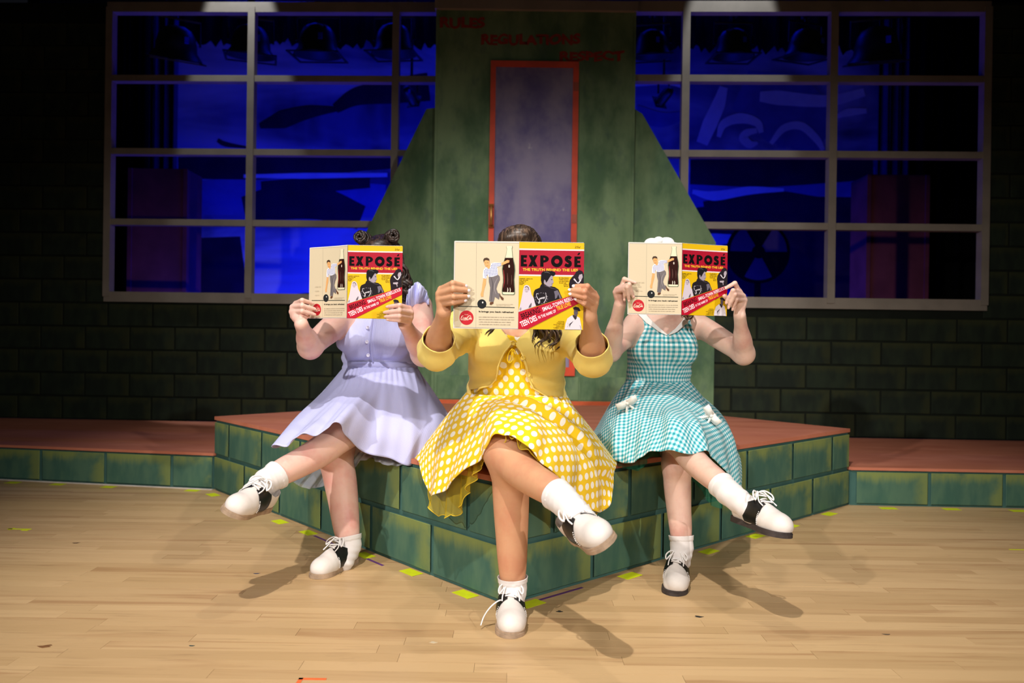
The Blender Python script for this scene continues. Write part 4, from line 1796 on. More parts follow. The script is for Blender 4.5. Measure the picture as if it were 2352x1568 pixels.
A_CR = arm_spec((1290, 738, 2.69), (1362, 822, 2.46), (1354, 727, 2.290), (.056, .049, .042, .0235),
                [((1364, 674, 2.268), (1349, 657.5, 2.225), (1321, 657, 2.248)),
                 ((1369, 684, 2.268), (1342, 670, 2.220), (1312, 666, 2.248)),
                 ((1366, 697, 2.270), (1343, 682.5, 2.224), (1313, 676, 2.248)),
                 ((1356, 706, 2.275), (1342, 697, 2.232), (1325, 688.5, 2.249))],
                [(1345, 698, 2.292), (1326, 680, 2.290), (1310, 668, 2.279)])
# crossed leg (foot at her own right... picture right) and standing leg
L_C1 = leg_spec(('w', -.075, 2.78, .520), (1155, 1034, 2.36), (1291, 1146, 2.10), (.086, .060, .053, .034), (1340, 1195, 2.055), (-.25, .5, -1))
L_C2 = leg_spec(('w', .10, 2.78, .500), (1172, 1068, 2.365), (1178, 1352, 2.375), (.088, .060, .056, .034), (1177, 1388, 2.34), (0, 1, 0))
HD_C = (np.array([.022, 2.645, 1.125]), (0, 0, 1), (0, -1, -.12))
body_c, qc = make_body(pc, loc_c, T_C, [A_CL, A_CR], [L_C1, L_C2], HD_C, SK_C, (-.36, 1.95, .0), (.36, 2.98, 1.29))
for A in (A_CL, A_CR):
    nails(pc, A, loc_c, M_NAILW)
sock(pc, loc_c, L_C1, .90)
sock(pc, loc_c, L_C2, .90)


def shoe_from(parent, loc, heel, toe, upv, sole):
    """heel and toe: world points on the sole line; up: rough up of the foot"""
    f = unit(np.array(toe) - np.array(heel))
    r = unit(np.cross(np.array(upv, float), f))
    u = np.cross(f, r)
    M = to_m4(heel, r, f, u)
    sh = link('shoe', SHOE_ME, parent)
    sh.matrix_basis = Matrix.Translation(tuple(-loc)) @ M
    for nm, me in (('sole', sole), ('saddle', SADDLE_ME), ('laces', LACE_ME)):
        link(nm, me, sh)
    return sh


def toe_at(heel, px, py, length=.247):
    """the point at the given distance from the heel that is seen at px, py, on the near side"""
    r = ray(px, py)
    c = np.array((0, 0, HC))
    o = c - heel
    a, b, cc = r @ r, 2 * r @ o, o @ o - length ** 2
    disc = b * b - 4 * a * cc
    t_ = (-b - math.sqrt(max(disc, 0))) / (2 * a)
    return c + r * t_


# standing shoe: toe at (1172,1458), crossed shoe pointing to the picture right
heel = np.array([.008, 2.455, 0.0])
toe = Z(1172, 1459, 0)
shoe_from(pc, loc_c, heel + (0, 0, .0008), heel + unit(toe - heel) * .24 + (0, 0, .0008), (0, 0, 1), SOLE_T)
hl = pt((1324, 1230, 2.17))
shoe_from(pc, loc_c, hl, toe_at(hl, 1398, 1254, .240), (-.42, -.45, .8), SOLE_T)
bl_ = B()
bl_.tube(crom([P(*q_) for q_ in ((1160, 1382, 2.33), (1148, 1378, 2.30), (1128, 1392, 2.29), (1112, 1414, 2.29), (1104, 1436, 2.275))], 20), .0036, 6, flat=.5)
bl_.v = [tuple(np.array(v) - loc_c) for v in bl_.v]
bl_.build('loose_shoelace', M_LACE, pc, True)

# dress bodice, waistband, cardigan
fT = Field((-.36, 2.48, .40), (.40, 2.98, 1.08), .004)
torso(fT, T_C, neck=False)
V, Q = fT.mesh(.004)
V = smooth_np(V, Q, 3)
zn = np.interp(np.abs(V[:, 0] - cx), [0, .04, .10, .16, .3], [.862, .872, .905, .93, .93])
val = np.maximum(V[:, 2] - zn, .655 - V[:, 2])
V, Tt = clip(V, Q, val)
o = mesh_np('dress_bodice', V - loc_c, Tt, M_POLK, pc, True, uv=bodice_uv(V, (cx, 2.72), .15))
shell(o, .002, 1)

fC = Field((-.40, 2.28, .55), (.44, 2.98, 1.03), .004)
torso(fC, T_C, neck=False)
for A in (A_CL, A_CR):
    arm(fC, A)
V, Q = fC.mesh(.009)
V = smooth_np(V, Q, 3)
N = vnormals(V, Q)
# knit wrinkles: bunching on the sleeves, pulls across the waist
wr = np.zeros(len(V))
for A in (A_CL, A_CR):
    ds = seg_dist(V, A['s'], A['e'])
    tt = (V - A['s']) @ unit(A['e'] - A['s'])
    wr += .0030 * np.sin(tt * 190 + 14 * V[:, 2] + 3 * np.sin(V[:, 1] * 30)) * np.exp(-((ds - .05) / .03) ** 2) * np.exp(-((tt - .12) / .09) ** 2)
    de = np.linalg.norm(V - A['e'], axis=1)
    wr += .0022 * np.sin(V[:, 2] * 170 + V[:, 1] * 120) * np.exp(-(de / .07) ** 2)
wr += .0032 * np.sin(V[:, 2] * 120 + 18 * np.abs(V[:, 0] - cx) + 3 * np.sin(V[:, 0] * 14)) * np.exp(-((V[:, 2] - .70) / .045) ** 2)
wr += .0020 * np.sin(V[:, 2] * 80 - 30 * np.abs(V[:, 0] - cx)) * np.exp(-((V[:, 2] - .87) / .05) ** 2)
V = V + N * wr[:, None]
DF = 2.60
wx = lambda px: (px - 1176) * DF / F
wz = lambda py: HC - (py - 784) * DF / F
front = V[:, 1] < 2.69
zz = V[:, 2]
zs = np.array([wz(p_) for p_ in (935, 917, 899, 891, 876, 860, 844, 816, 799, 794, 780, 768, 755, 735, 715)])
xl = np.array([wx(p_) for p_ in (1075, 1090, 1104, 1127, 1141, 1146, 1148, 1160, 1173, 1176, 1166, 1156, 1146, 1136, 1128)])
xr = np.array([wx(p_) for p_ in (1300, 1262, 1229, 1222, 1215, 1210, 1207, 1197, 1185, 1182, 1193, 1208, 1222, 1236, 1246)])
L_, R_2 = np.interp(zz, zs, xl), np.interp(zz, zs, xr)
opening = np.where(front, np.minimum(V[:, 0] - L_, R_2 - V[:, 0]), -.1)
hemx = np.array([wx(p_) for p_ in (1040, 1056, 1076, 1100, 1130, 1180, 1230, 1262, 1300, 1325)])
hemz = np.array([wz(p_) for p_ in (925, 919, 905, 899, 893, 893, 900, 917, 930, 936)])
hem = np.where(front, np.interp(V[:, 0], hemx, hemz), .655) - zz
torso_near = (np.abs(V[:, 0] - cx) < .215) & (V[:, 1] > 2.52)
hem = np.where(torso_near, hem, -.1)
cuff = np.full(len(V), -.1)
for A, fr in ((A_CL, .34), (A_CR, .36)):
    ax = unit(A['w'] - A['e'])
    c0 = A['e'] + (A['w'] - A['e']) * fr
    dd = (V - c0) @ ax
    cuff = np.maximum(cuff, np.where(np.linalg.norm(V - (A['e'] + A['w']) / 2, axis=1) < .17, np.where(seg_dist(V, A['e'], A['w']) < .085, dd, -.1), -.1))
neckcut = np.where(np.abs(V[:, 0] - cx) < .09, zz - (.955 + .0 * zz), -.1)
val = np.maximum(np.maximum(opening, hem), np.maximum(cuff, neckcut))
V, Tt = clip(V, Q, val)
V, Tt = biggest(V, Tt)
o = mesh_np('cardigan', V - loc_c, Tt, M_YEL, pc, True)
shell(o, .003, 1)
card = o


def front_y(V, x, z, r=.012):
    m = (np.abs(V[:, 0] - x) < r) & (np.abs(V[:, 2] - z) < r)
    return V[m, 1].min() if m.any() else 2.6


VC = V
M_BTN = plain('yellow_button', srgb(232, 198, 84), .35, .5, .03)


def button(x, y, z, r, mat, parent, loc):
    b = B()
    M = Matrix.Rotation(math.pi / 2, 4, 'X')
    b.lathe([(.0005, .0), (r, 0), (r, .0022), (r * .75, .003), (r * .6, .0018), (.0005, .0016)], 16, 0, M)
    b.v = [(vx + x - loc[0], vy + y - loc[1] + .001, vz + z - loc[2]) for vx, vy, vz in b.v]
    return b.build('button', mat, parent, True)


for (px, py) in ((1179, 792), (1202, 825), (1214, 864)):
    x, z = wx(px), wz(py)
    button(x, front_y(VC, x, z) - .002, z, .0085, M_BTN, card, np.zeros(3) + loc_c)
# ribbing along the opening and cuffs
rb = B()
for xx in (xl, xr):
    sgn = -1 if xx is xl else 1
    pts = [(x + sgn * .003, front_y(VC, x + sgn * .004, z, .014) - .001, z) for x, z in zip(xx[1:10], zs[1:10])]
    rb.tube(crom(pts, 40), .0028, 6)
rb.v = [tuple(np.array(v) - loc_c) for v in rb.v]
rb.build('ribbed_edge', M_YEL, card, True)
# tied neckline bow of the dress
bw_ = B()
by = 2.525
for lp in ([(1177, 800), (1168, 812), (1166, 828), (1172, 833), (1178, 824), (1178, 808)], [(1179, 802), (1186, 812), (1194, 828), (1196, 838)], [(1177, 802), (1174, 820), (1170, 832)]):
    bw_.tube(crom([P(px, py, by) for px, py in lp], 14), .0032, 6, flat=.6)
bw_.v = [tuple(np.array(v) - loc_c) for v in bw_.v]
bw_.build('neck_tie', M_POLK, pc, True)

G_C = [
    [('w', cx, 2.88, .665), ('w', cx, 2.98, .56), ('w', cx, 3.10, .43), ('w', cx, 3.16, .416)],
    [('w', -.11, 2.85, .665), ('w', -.20, 2.88, .57), ('w', -.285, 2.90, .46), ('w', -.325, 2.90, .418)],
    [('w', -.160, 2.77, .665), (1030, 950, 2.80), (986, 1018, 2.77), (965, 1066, 2.71)],
    [('w', -.140, 2.69, .665), (1046, 950, 2.68), (1003, 1040, 2.62), (985, 1134, 2.57)],
    [('w', -.105, 2.635, .665), (1075, 945, 2.58), (1045, 1022, 2.52), (1014, 1128, 2.50)],
    [('w', -.065, 2.612, .665), (1105, 940, 2.52), (1085, 1010, 2.44), (1060, 1086, 2.42)],
    [('w', -.025, 2.605, .665), (1130, 933, 2.48), (1116, 984, 2.37), (1109, 1044, 2.33)],
    [('w', .005, 2.603, .665), (1153, 928, 2.46), (1145, 966, 2.33), (1140, 997, 2.27)],
    [('w', .035, 2.603, .665), (1185, 928, 2.46), (1188, 970, 2.31), (1178, 1002, 2.25)],
    [('w', .070, 2.608, .665), (1225, 935, 2.47), (1238, 992, 2.30), (1225, 1042, 2.235)],
    [('w', .105, 2.62, .665), (1262, 945, 2.49), (1284, 1020, 2.34), (1270, 1082, 2.26)],
    [('w', .140, 2.645, .665), (1292, 955, 2.53), (1326, 1050, 2.42), (1316, 1132, 2.36)],
    [('w', .168, 2.685, .665), (1312, 958, 2.58), (1358, 1060, 2.49), (1360, 1172, 2.46)],
    [('w', .186, 2.73, .665), (1324, 955, 2.64), (1382, 1050, 2.58), (1396, 1166, 2.56)],
    [('w', .192, 2.78, .665), (1328, 950, 2.72), (1386, 1028, 2.68), (1412, 1088, 2.63)],
    [('w', .165, 2.83, .665), ('w', .265, 2.86, .56), ('w', .34, 2.88, .46), ('w', .385, 2.89, .418)],
    [('w', .10, 2.87, .665), ('w', .18, 2.97, .56), ('w', .24, 3.05, .44), ('w', .27, 3.08, .416)]]


def crease(S, ang, t_, nrm):
    """the fold that runs from the lap across to the far hip, and the curled-back hem at that side"""
    g = ang / (2 * math.pi) * len(G_C)
    for (g0, g1, ta, tb, hgt, wd) in ((6.2, 13.6, .10, .62, .017, .055), (8.6, 14.2, .02, .36, .013, .05), (11.0, 14.0, .42, .86, .012, .06)):
        u_ = np.clip((g - g0) / (g1 - g0), 0, 1)
        tc = ta + (tb - ta) * u_ ** 1.1
        on_ = np.sin(math.pi * u_) ** .6
        q_ = (t_ - tc) / wd
        S = S - nrm * (hgt * on_ * (np.exp(-q_ ** 2) - .75 * np.exp(-((q_ - 1.5) / .9) ** 2)))[:, :, None]
    return S


sk, S_C = skirt('skirt', G_C, 300, 80, M_POLK, loc_c, pc, (10, .009), rot=.4, seed=3, extra=crease)


def ruffle_hem(name, G, nu, nv, mat, edge, loc, person, n, amp, seed):
    """net petticoat with a rippled hem and a corded edge"""
    def rip(S, ang, t_, nrm):
        r = random.Random(seed)
        a = [r.random() * 6.28 for _ in range(4)]
        w_ = np.sin(n * ang + 2.2 * np.sin(3 * ang + a[0])) + .6 * np.sin(n * 1.7 * ang + a[1])
        S = S + nrm * (amp * w_ * t_ ** 2)[:, :, None]
        S[:, :, 2] += (amp * .5 * np.cos(n * 1.3 * ang + a[2]) * t_ ** 3)
        return S
    o, S = skirt(name, G, nu, nv, mat, loc, person, (6, .002), thick=0, seed=seed, extra=rip)
    b = B()
    b.tube(np.vstack([S[:, -1], S[:1, -1]]) - loc, .0016, 5, 0, False)
    b.build('corded_hem', edge, o, True)
    return o


PW_ = [('w', cx, 2.88, .60), ('w', cx, 2.98, .52), ('w', cx, 3.04, .43)]
G_PC = [PW_, [('w', -.12, 2.83, .60), ('w', -.2, 2.85, .5), ('w', -.27, 2.86, .43)],
        [('w', -.15, 2.76, .60), (1000, 1040, 2.78), (978, 1090, 2.74)],
        [('w', -.14, 2.70, .60), (1010, 1060, 2.68), (990, 1166, 2.63)],
        [('w', -.11, 2.65, .60), (1035, 1060, 2.60), (1022, 1186, 2.56)],
        [('w', -.08, 2.63, .60), (1062, 1050, 2.54), (1052, 1176, 2.52)],
        [('w', -.05, 2.62, .60), (1085, 1040, 2.50), (1072, 1130, 2.47)],
        [('w', -.03, 2.61, .58), (1105, 1030, 2.45), (1098, 1082, 2.42)],
        [('w', -.01, 2.60, .57), (1125, 1010, 2.42), (1118, 1054, 2.40)],
        [('w', .02, 2.60, .62), (1150, 1000, 2.36), (1152, 1008, 2.30)],
        [('w', .05, 2.60, .64), (1185, 985, 2.32), (1186, 1012, 2.27)],
        [('w', .08, 2.61, .63), (1235, 1010, 2.34), (1232, 1058, 2.27)],
        [('w', .11, 2.63, .60), (1275, 1060, 2.42), (1276, 1106, 2.36)],
        [('w', .14, 2.66, .60), (1305, 1090, 2.50), (1306, 1180, 2.50)],
        [('w', .16, 2.70, .60), (1335, 1090, 2.56), (1332, 1192, 2.55)],
        [('w', .17, 2.75, .60), (1355, 1070, 2.62), (1372, 1166, 2.60)],
        [('w', .18, 2.80, .60), ('w', .27, 2.82, .5), ('w', .33, 2.84, .43)]]
ruffle_hem('petticoat', G_PC, 360, 26, M_TULY, M_TULE, loc_c, pc, 19, .010, 6)
# ------------------------------------------------------------------ magazines: two covers, inner pages, print
PW, PH = .190, .254
INK = {}


def ink(c):
    c = tuple(c)
    if c not in INK:
        t = NT('print_ink', .5, .22)
        t.color(srgb(*c))
        if max(c) < 70:
            t.b.inputs['Specular IOR Level'].default_value = .04
        INK[c] = t.m
    return INK[c]


class Print:
    """flat print on a page; shapes stack in thin layers"""

    def __init__(s, mapper):
        s.map = mapper
        s.v, s.f, s.m, s.mats = [], [], [], []
        s.layer = 0

    def poly(s, pts, col, up=True):
        if up:
            s.layer += 1
        q = [s.map(*p) for p in pts]
        a = sum(q[i][0] * q[(i + 1) % len(q)][1] - q[(i + 1) % len(q)][0] * q[i][1] for i in range(len(q)))
        if a < 0:
            q = q[::-1]
        k = len(s.v)
        s.v += [(x, -.00003 * s.layer - .0003, z) for x, z in q]
        s.f.append(tuple(range(k, k + len(q))))
        s._mat(col)
        return s

    def _mat(s, col):
        col = tuple(col)
        if col not in s.mats:
            s.mats.append(col)
        s.m.append(s.mats.index(col))

    def rect(s, x0, y0, x1, y1, col):
        return s.poly([(x0, y0), (x1, y0), (x1, y1), (x0, y1)], col)

    def ellipse(s, cx_, cy_, rx_, ry_, col, n=32):
        return s.poly([(cx_ + rx_ * math.cos(a), cy_ + ry_ * math.sin(a)) for a in np.linspace(0, 2 * math.pi, n + 1)[:-1]], col)

    def ribbon(s, pts, w_, col, n=None, smooth=True):
        q = crom(pts, n or 6 * len(pts)) if smooth and len(pts) > 2 else np.asarray(pts, float)
        ws = w_ if np.ndim(w_) else [w_]
        ws = np.interp(np.linspace(0, 1, len(q)), np.linspace(0, 1, len(ws)), ws)
        tg = np.gradient(q, axis=0)
        nm = np.stack([-tg[:, 1], tg[:, 0]], 1)
        nm /= np.linalg.norm(nm, axis=1)[:, None] + 1e-9
        a, b = q + nm * ws[:, None] / 2, q - nm * ws[:, None] / 2
        s.layer += 1
        for i in range(len(q) - 1):
            s.poly([a[i], a[i + 1], b[i + 1], b[i]], col, False)
        return s

    def text(s, body, p0, p1, h, col, bold=.0, shear=0.0, narrow=None):
        """text set from p0 to p1 (baseline, in sheet units), capital height h"""
        me, w_, cap = text_mesh(body, bold)
        p0, p1 = np.array(p0, float), np.array(p1, float)
        ex = (p1 - p0) / w_
        ey = np.array([(p1 - p0)[1], -(p1 - p0)[0]])
        ey = ey / np.linalg.norm(ey) * h / cap
        ey = ey + ex / np.linalg.norm(ex) * shear * h / cap
        s.layer += 1
        for pl in me:
            s.poly([p0 + ex * x + ey * y for x, y in pl], col, False)
        return s

    def build(s, name, parent):
        o = mesh_np(name, np.array(s.v), s.f, [ink(c) for c in s.mats], parent, False, s.m)
        return o


TXT = {}


def text_mesh(body, bold=0.0):
    key = (body, bold)
    if key not in TXT:
        c = bpy.data.curves.new('lettering', 'FONT')
        c.body = body
        c.offset = bold
        c.resolution_u = 3
        o = bpy.data.objects.new('lettering', c)
        COL.objects.link(o)
        me = bpy.data.meshes.new_from_object(o.evaluated_get(bpy.context.evaluated_depsgraph_get()))
        co = [tuple(v.co)[:2] for v in me.vertices]
        x0 = min(p[0] for p in co)
        x1 = max(p[0] for p in co)
        polys = [[(co[i][0] - x0, co[i][1]) for i in p.vertices] for p in me.polygons]
        cap = .70 + bold
        bpy.data.objects.remove(o)
        bpy.data.curves.remove(c)
        bpy.data.meshes.remove(me)
        TXT[key] = (polys, x1 - x0, cap)
    return TXT[key]


def blurb(pr, x0, y, widths, h, col, seed):
    """a line of print too small to read: rows of letter-sized marks"""
    r = random.Random(seed)
    x = x0
    pr.layer += 1
    for w_ in widths:
        e = x + w_
        while x < e:
            l = h * (.55 + .3 * r.random())
            t_ = r.random()
            pr.poly([(x, y), (x + l * .35, y), (x + l * .35, y - h), (x, y - h)], col, False)
            if t_ < .7:
                pr.poly([(x, y - h * .4), (x + l, y - h * .4), (x + l, y - h * .62), (x, y - h * .62)], col, False)
            if t_ > .3:
                pr.poly([(x, y), (x + l, y), (x + l, y - h * .22), (x, y - h * .22)], col, False)
            if .2 < t_ < .85:
                pr.poly([(x, y - h * .8), (x + l, y - h * .8), (x + l, y - h), (x, y - h)], col, False)
            x += l * 1.18
        x += h * .6
    return pr


YEL, RED, BLK, WHT = (220, 178, 8), (164, 6, 40), (18, 16, 16), (222, 210, 210)
fr = Print(lambda x, y: ((x - 45) / 1095 * PW, PH * (1 - (y - 78) / 1437)))
fr.rect(47, 80, 1139, 1514, YEL)
fr.rect(47, 185, 1139, 210, WHT)
fr.rect(47, 210, 1139, 612, RED)
fr.rect(47, 612, 1139, 636, WHT)
fr.text('25¢', (978, 164), (1072, 164), 34, (60, 48, 16), .01, .25)


def E_(x0, x1, y0, y1):
    s_ = (x1 - x0) * .47
    a = (y1 - y0) * .235
    m0, m1 = (y0 + y1) / 2 - a / 2, (y0 + y1) / 2 + a / 2
    fr.poly([(x0, y0), (x1, y0), (x1 - 6, y0 + a), (x0 + s_, y0 + a), (x0 + s_, m0), (x1 - 12, m0), (x1 - 12, m1), (x0 + s_, m1), (x0 + s_, y1 - a), (x1, y1 - a), (x1, y1), (x0, y1)], BLK)


E_(74, 180, 294, 482)
fr.poly([(206, 294), (268, 294), (358, 480), (294, 480)], BLK)
fr.poly([(300, 292), (358, 292), (262, 480), (202, 480)], BLK)
fr.rect(402, 294, 458, 482, BLK)
th_ = np.linspace(-math.pi / 2, math.pi / 2, 14)
fr.poly([(450 + 96 * math.cos(a), 352 + 60 * math.sin(a)) for a in th_] + [(450 + 38 * math.cos(a), 352 + 22 * math.sin(a)) for a in th_[::-1]], BLK)
fr.layer += 1
ao = np.linspace(0, 2 * math.pi, 41)
for i in range(40):
    fr.poly([(682 + 98 * math.cos(ao[i]), 387 + 99 * math.sin(ao[i])), (682 + 98 * math.cos(ao[i + 1]), 387 + 99 * math.sin(ao[i + 1])),
             (682 + 40 * math.cos(ao[i + 1]), 387 + 38 * math.sin(ao[i + 1])), (682 + 40 * math.cos(ao[i]), 387 + 38 * math.sin(ao[i]))], BLK, False)
fr.ribbon([(918, 338), (885, 318), (850, 325), (842, 355), (872, 382), (904, 405), (902, 446), (866, 458), (818, 440)], 54, BLK, 40)
E_(976, 1086, 302, 480)
fr.poly([(1022, 278), (1046, 240), (1076, 240), (1056, 278)], BLK)
fr.text('THE TRUTH BEHIND THE LIES', (108, 551), (1038, 549), 44, (248, 200, 40), .02)
for i, (y_, ws) in enumerate(((690, (90, 110)), (714, (52, 80)), (738, (76, 24)), (762, (82,)), (785, (64,)))):
    blurb(fr, 56, y_, ws, 13, BLK, i)
for s_, x0, x1, y_ in (('EX-GIRLFRIEND', 722, 890, 670), ('TOFFEE WOULD', 722, 884, 697), ('DO ANYTHING', 722, 888, 724), ('TO GET HER', 722, 846, 751), ('JONNY', 800, 876, 777), ('BACK!', 808, 880, 803)):
    fr.text(s_, (x0, y_), (x1, y_), 15, BLK, .015)
# bride
fr.poly([(140, 800), (175, 784), (212, 795), (236, 830), (262, 940), (300, 1000), (340, 1130), (46, 1232), (62, 1165), (100, 990), (120, 865)], (208, 196, 208))
fr.ellipse(178, 862, 37, 50, (190, 176, 186))
fr.ribbon([(148, 826), (180, 812), (208, 832), (220, 872)], (10, 14, 12, 8), (72, 60, 70))
for x in (162, 192):
    fr.ellipse(x, 862, 7, 4, (100, 86, 98), 10)
fr.ribbon([(166, 893), (180, 896), (194, 893)], 5, (120, 96, 108))
fr.poly([(225, 1130), (262, 1075), (268, 1100), (258, 1150), (215, 1165)], (96, 86, 96))
fr.poly([(60, 1185), (90, 1150), (98, 1185), (76, 1215)], (150, 140, 152))
# rebel in a leather jacket
fr.poly([(432, 762), (470, 768), (600, 803), (655, 812), (716, 850), (746, 920), (782, 992), (346, 1132), (322, 1080), (292, 962), (300, 900), (322, 860), (398, 826), (412, 790)], (36, 32, 36))
fr.poly([(470, 690), (492, 705), (505, 745), (530, 715), (560, 660), (592, 622), (616, 634), (618, 682), (632, 736), (612, 758), (612, 784), (592, 802), (560, 808), (520, 792), (482, 768), (464, 735)], (158, 146, 160))
fr.poly([(420, 620), (426, 580), (456, 555), (520, 545), (602, 548), (655, 570), (662, 596), (640, 626), (615, 632), (590, 620), (560, 662), (530, 716), (504, 742), (494, 702), (474, 690), (466, 735), (472, 770), (448, 772), (428, 750), (417, 700)], (30, 28, 32))
fr.ribbon([(470, 575), (520, 568), (570, 590)], (4, 14, 4), (84, 82, 88))
fr.ellipse(600, 690, 14, 7, (60, 50, 62), 12)
fr.ribbon([(612, 756), (600, 764), (590, 766)], 6, (88, 62, 74))
fr.poly([(640, 884), (700, 862), (742, 930), (768, 990), (738, 1002), (712, 930), (690, 990), (660, 1010), (655, 940)], (104, 98, 112))
fr.ribbon([(470, 790), (540, 806), (600, 830), (690, 850)], (3, 10, 8, 3), (88, 80, 90))
fr.ribbon([(380, 935), (352, 925), (346, 962), (372, 1012), (402, 1040), (396, 1084), (380, 1078), (404, 1028)], (6, 9, 9, 7), (226, 220, 228), 40)
fr.text('onny', (394, 1022), (492, 996), 34, (226, 220, 228), .03, .2)
fr.ribbon([(500, 905), (508, 945), (510, 1000), (494, 1040), (468, 1080)], (5, 9, 9, 7), (226, 220, 228), 24)
for k in range(14):
    a = k / 14 * 2 * math.pi
    fr.ribbon([(430 + 96 * math.cos(a), 1000 + 84 * math.sin(a)), (430 + 108 * math.cos(a + .14), 1000 + 92 * math.sin(a + .14)), (430 + 98 * math.cos(a + .26), 1000 + 86 * math.sin(a + .26))], 7, (124, 116, 126), 6)
# woman with a pale collar
fr.poly([(902, 836), (890, 760), (906, 690), (942, 640), (984, 602), (1010, 552), (1060, 524), (1112, 545), (1138, 600), (1138, 960), (915, 990), (912, 920)], (40, 34, 40))
fr.poly([(1062, 604), (1108, 590), (1120, 640), (1098, 690), (1062, 696), (1046, 652)], (172, 158, 170))
fr.ribbon([(972, 672), (996, 700), (1030, 736), (1056, 734), (1086, 690)], (24, 20, 14, 20, 24), (214, 206, 214), 20)
fr.poly([(955, 800), (1050, 790), (1058, 812), (1040, 830), (1046, 880), (1034, 882), (1024, 835), (958, 828)], (176, 164, 176))
# banner
fr.poly([(47, 1236), (915, 958), (1139, 886), (1139, 1034), (1030, 1090), (205, 1514), (47, 1514)], (182, 10, 44))
fr.text('BREAKING:', (112, 1352), (428, 1224), 92, BLK, .02)
fr.text('SMALL-TOWN REBELLIOUS', (462, 1218), (1118, 958), 66, (250, 232, 238), .015)
fr.text('TEEN DIES', (102, 1482), (372, 1360), 92, (250, 232, 238), .02)
fr.text('IN THE NAME OF', (392, 1344), (684, 1226), 50, (250, 232, 238), .012)
fr.text('TRUE LOVE!', (702, 1202), (936, 1108), 66, (250, 196, 40), .015)
# man in a flat cap
fr.poly([(930, 1286), (962, 1274), (1002, 1352), (1032, 1290), (1080, 1318), (1102, 1420), (1118, 1510), (828, 1510), (840, 1420), (870, 1330)], (212, 204, 212))
fr.poly([(960, 1264), (1034, 1278), (1026, 1330), (1002, 1352), (962, 1294)], (56, 48, 54))
fr.poly([(984, 1178), (1042, 1185), (1046, 1240), (1022, 1290), (985, 1276), (978, 1222)], (82, 72, 82))
fr.poly([(962, 1152), (1000, 1130), (1060, 1144), (1088, 1192), (1062, 1210), (1040, 1184), (980, 1182)], (42, 38, 44))
fr.poly([(906, 1420), (972, 1368), (960, 1390), (925, 1432), (908, 1478)], (62, 54, 62))
fr.ribbon([(880, 1400), (890, 1440), (872, 1470)], 6, (160, 150, 160))
fr.ribbon([(1082, 1440), (1096, 1470), (1100, 1500)], 8, (130, 120, 132))
for s_, x0, x1, y_ in (('NATIONAL', 716, 826, 1386), ('CELEBRITIES', 690, 824, 1412), ('SHOW OFF THEIR', 640, 822, 1439), ('SPRING AND', 684, 820, 1465), ('SUMMER LOOKS', 640, 818, 1492)):
    fr.text(s_, (x0, y_), (x1, y_), 15, BLK, .015)


def bmap(x, y):
    f_ = (y - 100) / 1425
    xl_, xr_ = 75 - 31 * f_, 1158 - 16 * f_
    return ((x - xl_) / (xr_ - xl_) - 1) * PW, PH * (1 - f_)


CRM = (210, 194, 165)
bk_ = Print(bmap)
bk_.poly([(75, 100), (1158, 100), (1142, 1525), (44, 1525)], (212, 203, 196))
bk_.poly([(94, 118), (1156, 118), (1140, 1508), (62, 1508)], CRM)
bk_.poly([(62, 1200), (150, 1200), (130, 1400), (62, 1420)], (198, 178, 140))
bk_.ribbon([(94, 118), (1156, 120)], 5, (130, 122, 110), smooth=False)
bk_.ribbon([(62, 1506), (1140, 1522)], 6, (120, 112, 104), smooth=False)
bk_.ribbon([(94, 118), (62, 1506)], 3, (170, 158, 140), smooth=False)
bk_.ribbon([(445, 120), (428, 1508)], 4, (150, 140, 126), smooth=False)
bk_.ribbon([(128, 1164), (1082, 1176)], 13, (44, 50, 44), smooth=False)
bk_.ellipse(531, 1122, 77, 77, (38, 40, 42), 40)
bk_.ellipse(545, 1096, 13, 15, (206, 206, 204), 16)
bk_.ellipse(271, 1350, 119, 119, (188, 30, 42), 44)
bk_.text('Drink', (240, 1306), (302, 1306), 16, (240, 200, 180), .01)
SCR = (248, 228, 206)
# flowing script in the red disc
bk_.ribbon([(222, 1322), (200, 1322), (184, 1348), (178, 1376), (192, 1386), (212, 1370)], (4, 10, 11, 9, 5), SCR, 26)
for cx_, w_ in ((219, 18), (240, 16), (262, 18)):
    bk_.ribbon([(cx_ + 7, 1352), (cx_ - 2, 1348), (cx_ - 9, 1362), (cx_ - 4, 1378), (cx_ + 8, 1372)], (4, 7, 7, 6, 4), SCR, 16)
bk_.ribbon([(248, 1350), (246, 1374), (254, 1378)], 5, SCR, 10)
bk_.ribbon([(270, 1350), (268, 1374), (276, 1378)], 5, SCR, 10)
bk_.ribbon([(348, 1326), (326, 1318), (300, 1328), (284, 1352), (280, 1376), (294, 1386), (312, 1372)], (5, 9, 10, 11, 9, 5), SCR, 30)
bk_.ribbon([(326, 1350), (316, 1350), (309, 1364), (316, 1378), (326, 1366), (320, 1350)], 6, SCR, 20)
bk_.ribbon([(346, 1330), (332, 1360), (336, 1378)], (5, 8, 5), SCR, 12)
bk_.ribbon([(356, 1352), (346, 1352), (341, 1366), (347, 1378), (356, 1366)], 6, SCR, 16)
bk_.ribbon([(360, 1350), (356, 1372), (364, 1380)], 5, SCR, 10)
bk_.ribbon([(188, 1388), (240, 1392), (292, 1388)], (2, 5, 2), SCR, 12)
bk_.text('It brings you back refreshed', (480, 1256), (1064, 1262), 25, (34, 32, 28), .035)
for i, (y_, e, ws) in enumerate(((1342, 1010, (44, 60, 50, 56, 44, 20, 46, 20, 40, 100)), (1382, 1046, (40, 44, 60, 50, 90, 20, 90, 50, 60)), (1423, 988, (70, 60, 40, 50, 60, 40, 70, 70)), (1463, 980, (40, 60, 50, 50, 30, 60, 100, 50)))):
    blurb(bk_, 480, y_, ws, 12, (150, 134, 118), 20 + i)
